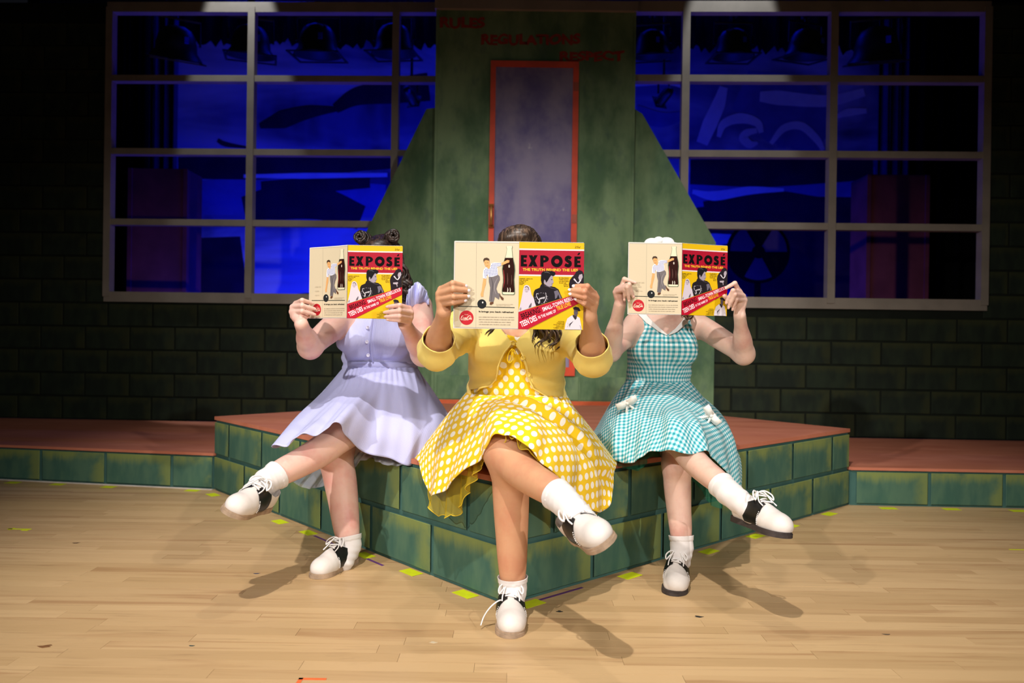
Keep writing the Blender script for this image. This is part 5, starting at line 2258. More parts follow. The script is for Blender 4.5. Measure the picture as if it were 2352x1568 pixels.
blurb(bk_, 772, 1128, (20, 60, 70, 40, 50), 9, (170, 154, 132), 31)
blurb(bk_, 772, 1150, (30, 80, 50, 50), 9, (170, 154, 132), 32)
for i, (x, y_, ws) in enumerate(((230, 905, (70, 52)), (230, 990, (110,)), (230, 1072, (50, 40)))):
    blurb(bk_, x, y_, ws, 22, (200, 186, 160), 40 + i)
# bowler
SKN = (222, 164, 104)
bk_.poly([(560, 705), (605, 706), (600, 790), (575, 870), (558, 945), (556, 1005), (540, 998), (520, 1005), (508, 965), (530, 900), (542, 800)], SKN)
bk_.poly([(648, 680), (720, 672), (805, 640), (832, 670), (836, 720), (800, 790), (775, 870), (800, 935), (838, 955), (820, 1045), (750, 1000), (742, 1040), (725, 1090), (652, 1075), (665, 950), (672, 850), (650, 760)], (112, 104, 106))
bk_.ribbon([(690, 690), (715, 800), (700, 940), (690, 1070)], (8, 20, 14, 8), (84, 78, 82))
bk_.ribbon([(800, 690), (750, 790), (745, 880), (770, 960)], (6, 16, 14, 6), (142, 134, 136))
bk_.poly([(670, 1090), (725, 1085), (728, 1110), (690, 1135), (662, 1128)], (98, 58, 34))
bk_.poly([(830, 935), (850, 985), (898, 1020), (892, 1058), (860, 1045), (832, 990)], (98, 58, 34))
SHIRT = [(600, 520), (560, 560), (548, 640), (552, 700), (608, 706), (618, 640), (630, 640), (648, 680), (720, 672), (800, 645), (800, 560), (785, 510), (858, 492), (855, 445), (740, 440), (690, 455), (672, 520), (655, 548), (620, 525)]
bk_.poly(SHIRT, (228, 226, 238))


def inside(x, y, pg):
    r = False
    j = len(pg) - 1
    for i in range(len(pg)):
        if (pg[i][1] > y) != (pg[j][1] > y) and x < (pg[j][0] - pg[i][0]) * (y - pg[i][1]) / (pg[j][1] - pg[i][1]) + pg[i][0]:
            r = not r
        j = i
    return r


bk_.layer += 1
for i in range(13):
    for j in range(11):
        x, y_ = 556 + i * 25 + j * 3, 448 + j * 25 - i * 2
        if inside(x, y_, SHIRT) and inside(x + 10, y_ + 10, SHIRT):
            bk_.poly([(x, y_), (x + 14, y_), (x + 14, y_ + 14), (x, y_ + 14)], (66, 78, 150), False)
bk_.poly([(568, 420), (585, 398), (640, 392), (660, 415), (664, 470), (672, 520), (655, 548), (640, 545), (618, 525), (595, 500), (575, 465)], SKN)
bk_.poly([(556, 400), (575, 370), (620, 362), (655, 380), (664, 440), (654, 412), (600, 402), (576, 415), (570, 445)], (70, 48, 32))
bk_.ribbon([(588, 448), (606, 444)], 6, (90, 60, 40), smooth=False)
bk_.ribbon([(620, 444), (640, 446)], 6, (90, 60, 40), smooth=False)
bk_.ribbon([(606, 496), (622, 500), (638, 492)], 5, (150, 70, 56))
# bottle
BL = [(946, 168), (942, 192), (952, 205), (950, 240), (940, 300), (920, 360), (900, 420), (880, 480), (870, 545), (877, 610), (886, 680), (886, 760), (874, 830), (866, 900), (872, 955), (890, 966)]
BR = [(1070, 966), (1086, 950), (1088, 880), (1083, 800), (1078, 720), (1086, 640), (1093, 560), (1086, 480), (1066, 400), (1050, 330), (1041, 240), (1038, 205), (1047, 192), (1043, 168)]
bk_.poly(BL + BR, (92, 112, 88))
bi = lambda p: (978 + (p[0] - 978) * .89, p[1] if p[1] < 900 else p[1] - 8)
bk_.poly([bi(p) for p in BL] + [bi(p) for p in BR], (222, 214, 184))
bk_.poly([(922, 362)] + [bi(p) for p in BL[6:13]] + [(874, 895), (880, 922), (1076, 926), (1080, 880)] + [bi(p) for p in BR[3:9]] + [(1054, 362)], (46, 22, 18))
bk_.ribbon([(896, 560), (905, 660), (908, 760), (890, 850)], (8, 16, 14, 6), (140, 26, 30))
bk_.ribbon([(960, 610), (966, 720), (962, 800)], (6, 16, 6), (92, 62, 52))
bk_.ribbon([(965, 850), (968, 890), (962, 925)], (8, 18, 8), (206, 196, 182))
bk_.ribbon([(1004, 850), (1010, 890), (1006, 925)], (8, 16, 8), (206, 196, 182))
bk_.ellipse(990, 500, 12, 26, (214, 200, 186), 14)
bk_.ribbon([(1030, 640), (1034, 720), (1030, 800)], (4, 12, 4), (92, 62, 52))
bk_.poly([(858, 448), (905, 425), (960, 396), (996, 404), (990, 440), (960, 446), (920, 465), (860, 488)], SKN)
bk_.ribbon([(962, 402), (985, 420), (980, 444)], 7, (170, 108, 64))

M_PAPER = plain('page_paper', srgb(232, 226, 214), .7, .3, .04, 30)
M_COVER = plain('dark_cover_edge', srgb(40, 34, 34), .45, .4, .1)
M_INNER = plain('deep_red_inside_cover', srgb(150, 24, 38), .45, .4, .1, 10)


def page_bend(o, amount):
    """let a cover bow slightly towards its outer edge"""
    me = o.data
    for v in me.vertices:
        u = abs(v.co.x) / PW
        v.co.y += amount * (math.sin(u * math.pi) * .6 - .2 * u * u)


PROTO = {}


def magazine(spine_b, ang_f, ang_b, label, yaw=0.0, tilt=0.0, bend=.004, scale=1.0):
    """spine_b: bottom of the spine; the two covers turn back by their angles"""
    o = empty('magazine', tuple(spine_b), yaw)
    o.rotation_euler = (tilt, 0, yaw)
    tag(o, label, 'magazine')
    for nm, sgn, ang, pr in (('front_cover', 1, ang_f, fr), ('back_cover', -1, ang_b, bk_)):
        b = B()
        nx_ = 12
        for i in range(nx_):
            b.box(sgn * PW * i / nx_, sgn * PW * (i + 1) / nx_, 0, .0010, -.0004, PH + .0004)
        c = b.build(nm, M_PAPER if nm == 'back_cover' else M_COVER, o)
        # split the print so that it can bow with the cover
        p = pr.build('cover_print', c)
        p.name = 'cover_print'
        bm = bmesh.new()
        bm.from_mesh(p.data)
        bmesh.ops.triangulate(bm, faces=bm.faces[:], ngon_method='EAR_CLIP')
        for i in range(1, nx_):
            g = bm.verts[:] + bm.edges[:] + bm.faces[:]
            bmesh.ops.bisect_plane(bm, geom=g, plane_co=(sgn * PW * i / nx_, 0, 0), plane_no=(1, 0, 0))
        bm.to_mesh(p.data)
        bm.free()
        page_bend(c, bend)
        page_bend(p, bend)
        c.rotation_euler = (0, 0, ang * sgn)
        pg = B()
        for k in range(5):
            for i in range(nx_):
                pg.box(sgn * (PW - .0015 - .0008 * k) * i / nx_, sgn * (PW - .0015 - .0008 * k) * (i + 1) / nx_, .0013 + k * .0009, .0018 + k * .0009, .001, PH + .0014 - .0004 * k)
        q = pg.build('inner_pages', M_PAPER, o)
        page_bend(q, bend)
        q.rotation_euler = (0, 0, ang * sgn)
    sp = B().box(-.0012, .0012, -.0002, .006, -.0004, PH + .0004).build('spine', M_COVER, o)
    return o


sb_ = P(1190, 755.5, MD)
mag_c = magazine(sb_, math.radians(1.5), math.radians(2), 'open magazine with bowling advertisement, held upright by the woman in the yellow cardigan', bend=.003)


# ------------------------------------------------------------------ the three words painted above the door
M_WORD = plain('red_word_paint', srgb(140, 52, 38), .8, .15, .2, 40)
for wd_, (pa, pb, h_) in {'RULES': ((1010, 63), (1114, 63), 23), 'REGULATIONS': ((1105, 102), (1333, 101), 23), 'RESPECT': ((1285, 140), (1434, 138), 21)}.items():
    polys, w_, cap = text_mesh(wd_, .05)
    p0, p1 = cp(*pa), cp(*pb)
    hh = h_ / F * CY
    V, fs = [], []
    r = random.Random(len(wd_))
    for pl_ in polys:
        k = len(V)
        V += [(p0[0] + x / w_ * (p1[0] - p0[0]), -.0022, p0[2] + (p1[2] - p0[2]) * x / w_ + y / cap * hh + .006 * math.sin(x * 5.1)) for x, y in pl_]
        fs.append(tuple(range(k, len(V))))
    mesh_np('painted_word', np.array(V), fs, M_WORD, wc)
# ------------------------------------------------------------------ hair


def smooth_line(p, it=4):
    for _ in range(it):
        p[1:-1] = .5 * p[1:-1] + .25 * (p[:-2] + p[2:])
    return p


def hair_cap(name, person, loc, hd, blobs, locks, mat, vox=.004, cutface=True, strand=(110, .0034), extra=None):
    """one head of hair: a shaped mass with combed ridges, plus curled locks"""
    c, up, fw_ = hd
    r_, fd, u = frame(fw_, up)
    rot = np.array([r_, fd, u])
    q = lambda x, y, z: c + r_ * x + fd * y + u * z
    f = Field(c - .26, c + .26, vox)
    f.ell(q(0, -.016, .026), (.083, .103, .096), rot, .0)
    f.ell(q(0, -.045, -.03), (.080, .075, .09), rot, .03)
    for b, r in blobs:
        f.ell(q(*b), r, rot, .025)
    if cutface:
        f.ell(q(0, .115, -.052), (.064, .075, .098), rot, .02, sub=True)
    V, Q = f.mesh()
    V = smooth_np(V, Q, 2)
    N = vnormals(V, Q)
    L = (V - c) @ rot.T
    az = np.arctan2(L[:, 0], L[:, 2] + .12)
    V = V - N * .001
    b = B()
    rr = random.Random(5)
    # combed strands that sweep from the hairline over the crown
    gi = np.clip(((V - f.lo) / vox).astype(int), 0, f.n - 1)
    for k in range(strand[0]):
        a0 = (k / strand[0] - .5) * 2 * math.pi * .62
        t_ = np.linspace(0, 1, 26)
        ph_ = rr.random() * 6.28
        el = math.radians(18) + t_ * math.radians(150)
        sw = a0 + .16 * np.sin(t_ * 3.2 + ph_ * .3) + .05 * np.sin(t_ * 9 + ph_)
        dirs = np.stack([np.sin(sw) * np.sin(el) + .25 * np.sin(sw), np.cos(el) * np.cos(sw * .5), np.sin(el) * np.cos(sw) + .0 * t_], 1)
        dirs /= np.linalg.norm(dirs, axis=1)[:, None]
        pts = []
        for d_ in dirs:
            w3 = r_ * d_[0] + fd * d_[1] + u * d_[2]
            s_ = np.arange(.05, .24, .003)
            q3 = c + w3 * s_[:, None]
            ii = np.clip(np.round((q3 - f.lo) / vox).astype(int), 0, f.n - 1)
            ins_ = np.nonzero(f.f[ii[:, 0], ii[:, 1], ii[:, 2]] < 0)[0]
            if len(ins_):
                pts.append(c + w3 * (s_[ins_[-1]] + rr.random() * .0006))
        if len(pts) > 6:
            pts = smooth_line(np.array(pts))
            m_ = len(pts)
            b.tube(pts, list(strand[1] * (.4 + .6 * np.sin(np.linspace(.25, math.pi - .1, m_)))), 5, 0, True)
    for lk in locks:
        pts = crom(lk['p'], 60)
        t_ = np.linspace(0, 1, 60)
        tg = np.gradient(pts, axis=0)
        tg /= np.linalg.norm(tg, axis=1)[:, None]
        a = np.cross(tg, EY)
        a /= np.linalg.norm(a, axis=1)[:, None] + 1e-9
        bb = np.cross(a, tg)
        for k in range(lk.get('n', 5)):
            ph = k / lk.get('n', 5) * 2 * math.pi + rr.random()
            amp = lk.get('amp', .012) * (.3 + .9 * t_)
            th = lk.get('turns', 2.2) * 2 * math.pi * t_ ** 1.3 + ph * .35 + lk.get('ph', 0)
            sp_ = lk.get('w', .010) * (1 - .35 * t_)
            cc = pts + a * (amp * np.cos(th) + sp_ * math.cos(ph))[:, None] + bb * (amp * np.sin(th) * .8 + sp_ * math.sin(ph))[:, None]
            r0 = lk.get('r', .006)
            b.tube(cc, list(r0 * np.clip(np.minimum(1, (1 - t_) * 4 + .12), .1, 1)), 7, 0, True, .7)
    n0 = len(V)
    if b.v:
        V = np.vstack([V, np.array(b.v)])
    faces = [tuple(x) for x in Q] + [tuple(i + n0 for i in f_) for f_ in b.f]
    o = mesh_np(name, V - loc, faces, mat, person, True)
    return o, q


def lk(pts, **kw):
    d = dict(p=np.array([pt(x) for x in pts]))
    d.update(kw)
    return d


hair_cap('hair', pc, loc_c, HD_C, [((0, .05, .082), (.050, .055, .036)), ((.035, .045, .074), (.038, .05, .03)), ((0, -.06, -.11), (.085, .055, .07))],
         [lk([(1232, 640, 2.62), (1246, 700, 2.60), (1250, 750, 2.55), (1246, 800, 2.535)], n=9, amp=.014, turns=2.4, w=.016, r=.0058),
          lk([(1240, 650, 2.66), (1268, 720, 2.60), (1280, 760, 2.56), (1268, 806, 2.54)], n=9, amp=.012, turns=2.0, w=.016, r=.0055, ph=2),
          lk([(1240, 640, 2.68), (1270, 710, 2.63), (1293, 760, 2.58), (1290, 790, 2.56)], n=6, amp=.010, turns=1.6, w=.012, r=.005, ph=4),
          lk([(1235, 660, 2.60), (1232, 720, 2.58), (1226, 760, 2.56), (1232, 782, 2.55)], n=5, amp=.008, turns=1.2, w=.008, r=.0045, ph=1),
          lk([(1150, 640, 2.64), (1120, 710, 2.62), (1092, 748, 2.60), (1104, 768, 2.585)], n=6, amp=.008, turns=1.4, w=.010, r=.005),
          lk([(1150, 660, 2.62), (1140, 720, 2.60), (1135, 755, 2.585), (1118, 774, 2.575)], n=6, amp=.006, turns=1.0, w=.008, r=.0045, ph=3),
          lk([(1145, 640, 2.66), (1108, 700, 2.66), (1086, 740, 2.63), (1088, 760, 2.61)], n=6, amp=.008, turns=1.2, w=.012, r=.005, ph=5)],
         M_HAIRC)

# ------------------------------------------------------------------ woman in lavender
SK_L = skin('pale_pink_skin', srgb(233, 190, 176), srgb(224, 162, 152))
M_LAV = stripes('lavender_seersucker', srgb(178, 180, 232), srgb(206, 208, 246), .0042)
M_LAVP = fabric('plain_lavender_cotton', srgb(188, 190, 238), 700)
M_TULG = tulle('grey_tulle', srgb(196, 198, 214), .5)
M_HAIRL = hair_mat('dark_hair', srgb(26, 18, 16), srgb(70, 52, 44))
lx0 = -.556
loc_l = np.array([lx0, 3.27, H1])
pl = empty('person', tuple(loc_l))
tag(pl, 'woman in lavender ruffle-sleeved dress with rolled dark hair, legs crossed', 'person')
T_L = dict(
    ell=[((lx0, 3.33, .53), .185, .16, .12), ((lx0, 3.28, .675), .158, .125, .10), ((lx0, 3.25, .775), .148, .115, .10),
         ((lx0, 3.215, .875), .155, .108, .09), ((lx0 + .01, 3.20, .95), .145, .068, .055)],
    bust=[((lx0 - .072, 3.135, .845), (.074, .070, .066)), ((lx0 + .072, 3.135, .845), (.074, .070, .066))],
    yoke=[((lx0 - .03, 3.20, .985), (lx0 - .140, 3.20, .945), .042, .046), ((lx0 + .03, 3.20, .985), (lx0 + .165, 3.20, .975), .042, .046)],
    neck=((lx0, 3.20, .97), (lx0, 3.17, 1.09)))
ML = 2.695
A_LL = arm_spec((800, 722, 3.18), (712, 796, 2.90), (692, 744, 2.735), (.052, .046, .041, .0245),
                [((680, 697, 2.772), (694, 689.5, 2.725), (716, 696, 2.762)),
                 ((672, 705, 2.772), (694, 702, 2.722), (721, 709, 2.752)),
                 ((670, 716, 2.772), (694, 714.5, 2.724), (720, 721, 2.752)),
                 ((673, 727, 2.770), (692, 726, 2.735), (706, 727.5, 2.762))],
                [(700, 722, 2.795), (716, 708, 2.80), (732, 700, 2.79)])
A_LR = arm_spec((962, 704, 3.18), (972, 812, 2.92), (930, 744, 2.735), (.056, .048, .042, .0245),
                [((940, 708, 2.705), (918, 701, 2.662), (892, 704, 2.686)),
                 ((944, 718, 2.705), (918, 713.5, 2.658), (886, 717, 2.686)),
                 ((943, 729, 2.708), (918, 726, 2.660), (888, 727, 2.686)),
                 ((938, 739, 2.712), (918, 735.5, 2.668), (893, 734, 2.686))],
                [(920, 732, 2.735), (902, 718, 2.728), (888, 706, 2.716)])
L_L1 = leg_spec(('w', lx0 + .08, 3.33, .54), (786, 992, 2.84), (612, 1106, 2.575), (.090, .063, .056, .036), (560, 1152, 2.53), (.3, .6, -1))
L_L2 = leg_spec(('w', lx0 - .09, 3.33, .51), (768, 1040, 2.965), (802, 1252, 2.905), (.092, .066, .062, .038), (790, 1290, 2.86), (.1, 1, 0))
HD_L = (np.array([lx0 + .02, 3.155, 1.155]), (0, 0, 1), (-.05, -1, -.1))
body_l, ql = make_body(pl, loc_l, T_L, [A_LL, A_LR], [L_L1, L_L2], HD_L, SK_L, (-1.0, 2.44, 0), (-.20, 3.56, 1.32))
for A in (A_LL, A_LR):
    nails(pl, A, loc_l, M_NAILN)
sock(pl, loc_l, L_L1, .86)
sock(pl, loc_l, L_L2, .90)
heel = pt(('w',) + tuple(Z(828, 1292, 0)))
heel = np.array([L_L2['a'][0] + .012, 2.955, 0])
toe = Z(742, 1320, 0)
shoe_from(pl, loc_l, heel + (0, 0, .0008), heel + unit(toe - heel) * .24 + (0, 0, .0008), (0, 0, 1), SOLE_T)
hl = pt((612, 1166, 2.60))
shoe_from(pl, loc_l, hl, toe_at(hl, 521, 1182, .240), (.30, -.35, .85), SOLE_T)

fT = Field((lx0 - .36, 2.98, .44), (lx0 + .36, 3.56, 1.08), .004)
torso(fT, T_L, neck=False)
V, Q = fT.mesh(.006)
V = smooth_np(V, Q, 3)
N = vnormals(V, Q)
xx, zz = V[:, 0] - lx0, V[:, 2]
wr = .003 * np.sin(zz * 90 + 20 * np.abs(xx)) * np.exp(-((zz - .80) / .05) ** 2) + .0028 * np.sin(zz * 130 - 9 * xx) * np.exp(-((zz - .76) / .03) ** 2) + .0016 * np.sin(xx * 110) * np.exp(-((zz - .90) / .06) ** 2)
wr += -.006 * np.exp(-((zz - .742) / .008) ** 2)
V = V + N * wr[:, None]
armh = np.maximum(np.abs(xx + .0) - .158 - .25 * np.maximum(0, .90 - zz), -.2)
neck = zz - np.interp(np.abs(xx), [0, .05, .09, .12, .3], [.93, .945, .985, 1.02, 1.02])
V, Tt = clip(V, Q, np.maximum(np.maximum(armh, neck), .70 - zz))
o = mesh_np('dress_bodice', V - loc_l, Tt, M_LAV, pl, True, uv=bodice_uv(V, (lx0, 3.23), .15))
shell(o, .002, 1)
bl = o
VC = V
pk = []
for py in (752, 785, 816, 838):
    z = P(858, py, 3.09)[2]
    x = P(845, py, 3.09)[0]
    y = front_y(VC, x, z)
    pk.append((x, y, z))
    if py != 752 or True:
        button(x, y - .001, z, .0075, plain('pale_lavender_button', srgb(216, 214, 240), .3, .5, .02), bl, loc_l)
pb = B()
zs_ = np.linspace(P(845, 842, 3.09)[2], P(845, 728, 3.09)[2], 16)
xs_ = P(850, 790, 3.09)[0]
pb.tube([(xs_ + .006, front_y(VC, xs_, z) - .0005, z) for z in zs_], .0022, 6)
pb.v = [tuple(np.array(v) - loc_l) for v in pb.v]
pb.build('button_placket', M_LAVP, bl, True)


def ruffle(name, person, loc, center, axis_out, radius, length, mat, a0, a1, n=6, amp=.016, lift=.6):
    """flutter sleeve: a gathered strip that fans out from the armhole"""
    ax = unit(axis_out)
    u = unit(np.cross(ax, EX) if abs(ax[0]) < .9 else np.cross(ax, EY))
    v = np.cross(ax, u)
    V, fs = [], []
    nu, nv = 72, 10
    for i in range(nu + 1):
        t_ = i / nu
        a = a0 + (a1 - a0) * t_
        env = math.sin(math.pi * t_) ** .5
        d0 = u * math.cos(a) + v * math.sin(a)
        for j in range(nv + 1):
            s_ = j / nv
            fold = amp * math.sin(t_ * n * 2 * math.pi) * s_ * env
            pnt = center + d0 * (radius + length * lift * s_ * env + fold) + ax * (length * s_ * env * (1 - .3 * s_) + .4 * fold)
            V.append(pnt - loc)
    for i in range(nu):
        for j in range(nv):
            k = i * (nv + 1) + j
            fs.append((k, k + nv + 1, k + nv + 2, k + 1))
    V = np.array(V)
    uv_ = np.array([[i / nu * (a1 - a0) * (radius + .03), j / nv * length] for i in range(nu + 1) for j in range(nv + 1)])
    o = mesh_np(name, V, fs, mat, person, True, uv=uv_)
    return shell(o, .0015, 0)


def arm_ruffle(person, loc, A, mat, frac=.0, rad=.060, length=.055, lift=.75, n=5, amp=.012):
    ax = unit(A['e'] - A['s'])
    c = A['s'] + (A['e'] - A['s']) * frac
    # ring starts under the arm
    up = unit(EZ - ax * ax[2])
    sd = np.cross(ax, up)
    V, fs, uv_ = [], [], []
    nu, nv = 96, 10
    for i in range(nu + 1):
        a = 2 * math.pi * i / nu
        env = .25 + .75 * max(0, math.cos(a)) ** .6
        d0 = up * math.cos(a) + sd * math.sin(a)
        for j in range(nv + 1):
            s_ = j / nv
            fold = amp * math.sin(a * n + .6) * s_
            V.append(c + d0 * (rad + length * lift * env * s_ + fold * env) + ax * (length * env * s_ * (1 - .25 * s_) + .5 * fold * env) - loc)
            uv_.append((a * rad, s_ * length))
    for i in range(nu):
        for j in range(nv):
            k = i * (nv + 1) + j
            fs.append((k, k + nv + 1, k + nv + 2, k + 1))
    o = mesh_np('ruffle_sleeve', np.array(V), fs, mat, person, True, uv=np.array(uv_))
    return shell(o, .0015, 0)


arm_ruffle(pl, loc_l, A_LL, M_LAV, .02, .060, .05, .5)


def fan(name, person, loc, base, tip, mat, nu=60, nv=10, belly=.02):
    """a gathered ruffle that stands between a base line and a wavy free edge"""
    Bc = crom([P(*q) for q in base], nu)
    Tc = crom([P(*q) for q in tip], nu)
    V, fs, uv_ = [], [], []
    for i in range(nu):
        for j in range(nv):
            s_ = j / (nv - 1)
            rip = .004 * math.sin(i * .95) * s_
            V.append(Bc[i] * (1 - s_) + Tc[i] * s_ + np.array((.25 * rip, -belly * math.sin(math.pi * s_) + rip * 2, 0)) - loc)
            uv_.append((i * .002, s_ * .06))
    for i in range(nu - 1):
        for j in range(nv - 1):
            k = i * nv + j
            fs.append((k, k + nv, k + nv + 1, k + 1))
    o = mesh_np(name, np.array(V), fs, mat, person, True, uv=np.array(uv_))
    return shell(o, .0015, 0)


fan('ruffle_sleeve', pl, loc_l,
    [(930, 716, 3.12), (938, 712, 3.10), (946, 709, 3.10), (954, 706, 3.10), (963, 703, 3.11), (972, 701, 3.13), (981, 703, 3.16)],
    [(934, 692, 3.06), (938, 668, 3.10), (948, 656, 3.06), (958, 647, 3.12), (970, 656, 3.08), (981, 671, 3.13), (987, 699, 3.10)], M_LAV)
fan('ruffle_sleeve', pl, loc_l,
    [(935, 716, 3.15), (945, 712, 3.18), (958, 706, 3.2), (972, 702, 3.2), (982, 704, 3.18)],
    [(936, 700, 3.2), (944, 674, 3.22), (958, 656, 3.24), (974, 664, 3.24), (986, 692, 3.2)], M_LAV)

G_L = [
    [('w', lx0, 3.39, .735), ('w', lx0, 3.50, .58), ('w', lx0, 3.60, .43), ('w', lx0, 3.64, .418)],
    [('w', -.655, 3.35, .735), ('w', -.73, 3.42, .60), ('w', -.80, 3.48, .45), ('w', -.84, 3.50, .419)],
    [('w', -.705, 3.30, .735), ('w', -.79, 3.28, .60), ('w', -.86, 3.24, .48), ('w', -.90, 3.22, .44)],
    [(790, 848, 3.22), (745, 897, 3.15), (683, 955, 2.95), (628, 1028, 2.70)],
    [('w', -.665, 3.165, .735), (772, 903, 3.02), (712, 962, 2.80), (656, 1019, 2.62)],
    [('w', -.635, 3.14, .735), (792, 900, 2.99), (742, 957, 2.76), (692, 1002, 2.61)],
    [('w', -.605, 3.128, .735), (812, 900, 2.97), (772, 947, 2.75), (736, 991, 2.63)],
    [('w', -.575, 3.125, .735), (832, 900, 2.97), (798, 940, 2.76), (770, 973, 2.66)],
    [('w', -.545, 3.125, .735), (852, 904, 2.97), (826, 953, 2.79), (798, 1001, 2.72)],
    [('w', -.515, 3.13, .735), (876, 908, 2.99), (858, 985, 2.85), (840, 1040, 2.82)],
    [('w', -.48, 3.138, .735), (906, 908, 3.01), (906, 985, 2.88), (896, 1052, 2.85)],
    [('w', -.45, 3.16, .735), (936, 903, 3.04), (948, 985, 2.91), (936, 1069, 2.88)],
    [('w', -.418, 3.2, .735), (965, 900, 3.1), (988, 970, 2.96), (974, 1051, 2.92)],
    [('w', -.400, 3.26, .735), (990, 905, 3.16), (1020, 950, 3.08), (1036, 1000, 3.04)],
    [('w', -.43, 3.32, .735), ('w', -.34, 3.40, .60), ('w', -.27, 3.46, .47), ('w', -.24, 3.48, .43)]]
sk, S_L = skirt('skirt', G_L, 260, 60, M_LAV, loc_l, pl, (8, .012), rot=1.2, seed=11)
# waistband
wb_ = []
b = B()
ring = S_L[:, 0]
cxy = ring.mean(0)
n = len(ring)
for k, (dz, gr) in enumerate(((-.012, 1.012), (-.012, 1.03), (.022, 1.02), (.022, 1.0))):
    for i in range(0, n, 4):
        p_ = cxy + (ring[i] - cxy) * gr + np.array((0, 0, dz)) - loc_l
        b.v.append(tuple(p_))
m_ = len(b.v) // 4
for k in range(3):
    for i in range(m_):
        b.f.append((k * m_ + i, k * m_ + (i + 1) % m_, (k + 1) * m_ + (i + 1) % m_, (k + 1) * m_ + i))
        b.mi.append(0)
b.build('waistband', M_LAVP, pl, True)
# petticoat: under the skirt, hanging behind the legs and peeping out at the hem
G = [[('w', -.70, 3.20, .60), ('w', -.74, 3.10, .46), (662, 1085, 3.0)], [('w', -.66, 3.15, .60), ('w', -.71, 3.06, .45), (676, 1108, 2.97)], [('w', -.62, 3.12, .60), ('w', -.67, 3.03, .45), (700, 1120, 2.97)],
     [('w', -.58, 3.10, .6), ('w', -.60, 3.02, .45), (735, 1118, 3.0)], [('w', -.54, 3.09, .6), ('w', -.54, 3.0, .47), (795, 1085, 3.0)], [('w', -.50, 3.10, .6), ('w', -.50, 2.99, .48), (845, 1052, 2.90)],
     [('w', -.47, 3.12, .6), ('w', -.46, 2.98, .49), (875, 1064, 2.90)], [('w', -.44, 3.15, .6), ('w', -.42, 2.98, .49), (915, 1069, 2.91)], [('w', -.42, 3.2, .6), ('w', -.38, 3.02, .50), (960, 1050, 2.97)],
     [('w', -.42, 3.3, .6), ('w', -.33, 3.3, .5), ('w', -.30, 3.3, .44)], [('w', -.556, 3.40, .6), ('w', -.556, 3.45, .5), ('w', -.556, 3.5, .43)], [('w', -.68, 3.3, .6), ('w', -.74, 3.32, .5), ('w', -.78, 3.32, .44)]]
skirt('petticoat', G, 200, 24, M_TULG, loc_l, pl, (16, .008), thick=0, seed=4)

hr, _ = hair_cap('hair', pl, loc_l, HD_L, [((0, .06, .065), (.06, .05, .04)), ((0, -.07, -.06), (.085, .06, .10))],
         [lk([(915, 590, 3.16), (928, 630, 3.14), (934, 665, 3.12), (926, 692, 3.10)], n=9, amp=.014, turns=3.5, w=.012, r=.0065),
          lk([(908, 590, 3.20), (920, 640, 3.19), (926, 675, 3.17), (918, 695, 3.15)], n=9, amp=.014, turns=3, w=.014, r=.0065, ph=2),
          lk([(900, 590, 3.22), (936, 640, 3.16), (940, 670, 3.12), (934, 690, 3.10)], n=8, amp=.010, turns=3, w=.010, r=.006, ph=1),
          lk([(830, 600, 3.2), (820, 650, 3.19), (818, 690, 3.16)], n=8, amp=.014, turns=3, w=.014, r=.0065, ph=2)], M_HAIRL)
# two victory rolls on top
for (px, py, ph) in ((835, 548, -.35), (899, 545, .45)):
    c = P(px, py, 3.10)
    ax = unit((math.sin(ph), -1, .15))
    u = unit(np.cross(ax, EZ))
    v = np.cross(u, ax)
    b = B()
    for k in range(9):
        rad = .011 + .0145 * k / 8
        for s_ in np.linspace(-.030, .030, 7)[k % 2::2]:
            pts = [c + ax * (s_ + .004 * math.sin(3 * a + k)) + (u * math.cos(a) + v * math.sin(a)) * (rad * (1 - .12 * abs(s_) / .03)) for a in np.linspace(0, 2 * math.pi, 22)]
            b.tube(pts, .0052, 6, 0, False)
    b.v = [tuple(np.array(q_) - loc_l) for q_ in b.v]
    b.build('hair_roll', M_HAIRL, hr, True)

sb_ = P(797, 730.5, ML)
magazine(sb_, math.radians(2), math.radians(33), 'open magazine with its left page folded back, held by the woman in lavender', bend=.005)

# ------------------------------------------------------------------ woman in teal gingham
SK_R = skin('pale_skin', srgb(226, 188, 171), srgb(210, 158, 144))
M_GING = gingham('teal_gingham', srgb(48, 150, 166), srgb(138, 200, 208), srgb(238, 240, 240), .0172)
M_TULR = tulle('green_tulle', srgb(16, 96, 66), .72)
M_COLL = fabric('white_collar_cotton', srgb(240, 238, 236), 900)
M_SATIN = plain('white_satin', srgb(240, 232, 224), .32, .5, .04, 20)
M_HAIRR = hair_mat('light_brown_hair', srgb(78, 50, 34), srgb(140, 100, 70))
rx0 = .597
loc_r = np.array([rx0, 3.16, H1])
pr_ = empty('person', tuple(loc_r))
tag(pr_, 'woman in sleeveless teal gingham dress with white collar, legs crossed', 'person')
T_R = dict(
    ell=[((rx0, 3.22, .52), .160, .14, .11), ((rx0, 3.16, .66), .128, .108, .10), ((rx0, 3.13, .76), .122, .100, .09),
         ((rx0, 3.11, .85), .135, .098, .08), ((rx0, 3.10, .915), .120, .062, .05)],
    bust=[((rx0 - .058, 3.045, .825), (.066, .058, .060)), ((rx0 + .062, 3.045, .825), (.066, .058, .060))],
    yoke=[((rx0 - .03, 3.10, .955), (rx0 - .105, 3.10, .925), .036, .040), ((rx0 + .03, 3.10, .955), (rx0 + .115, 3.10, .925), .036, .040)],
    neck=((rx0, 3.10, .93), (rx0, 3.07, 1.08)))
MR = 2.742
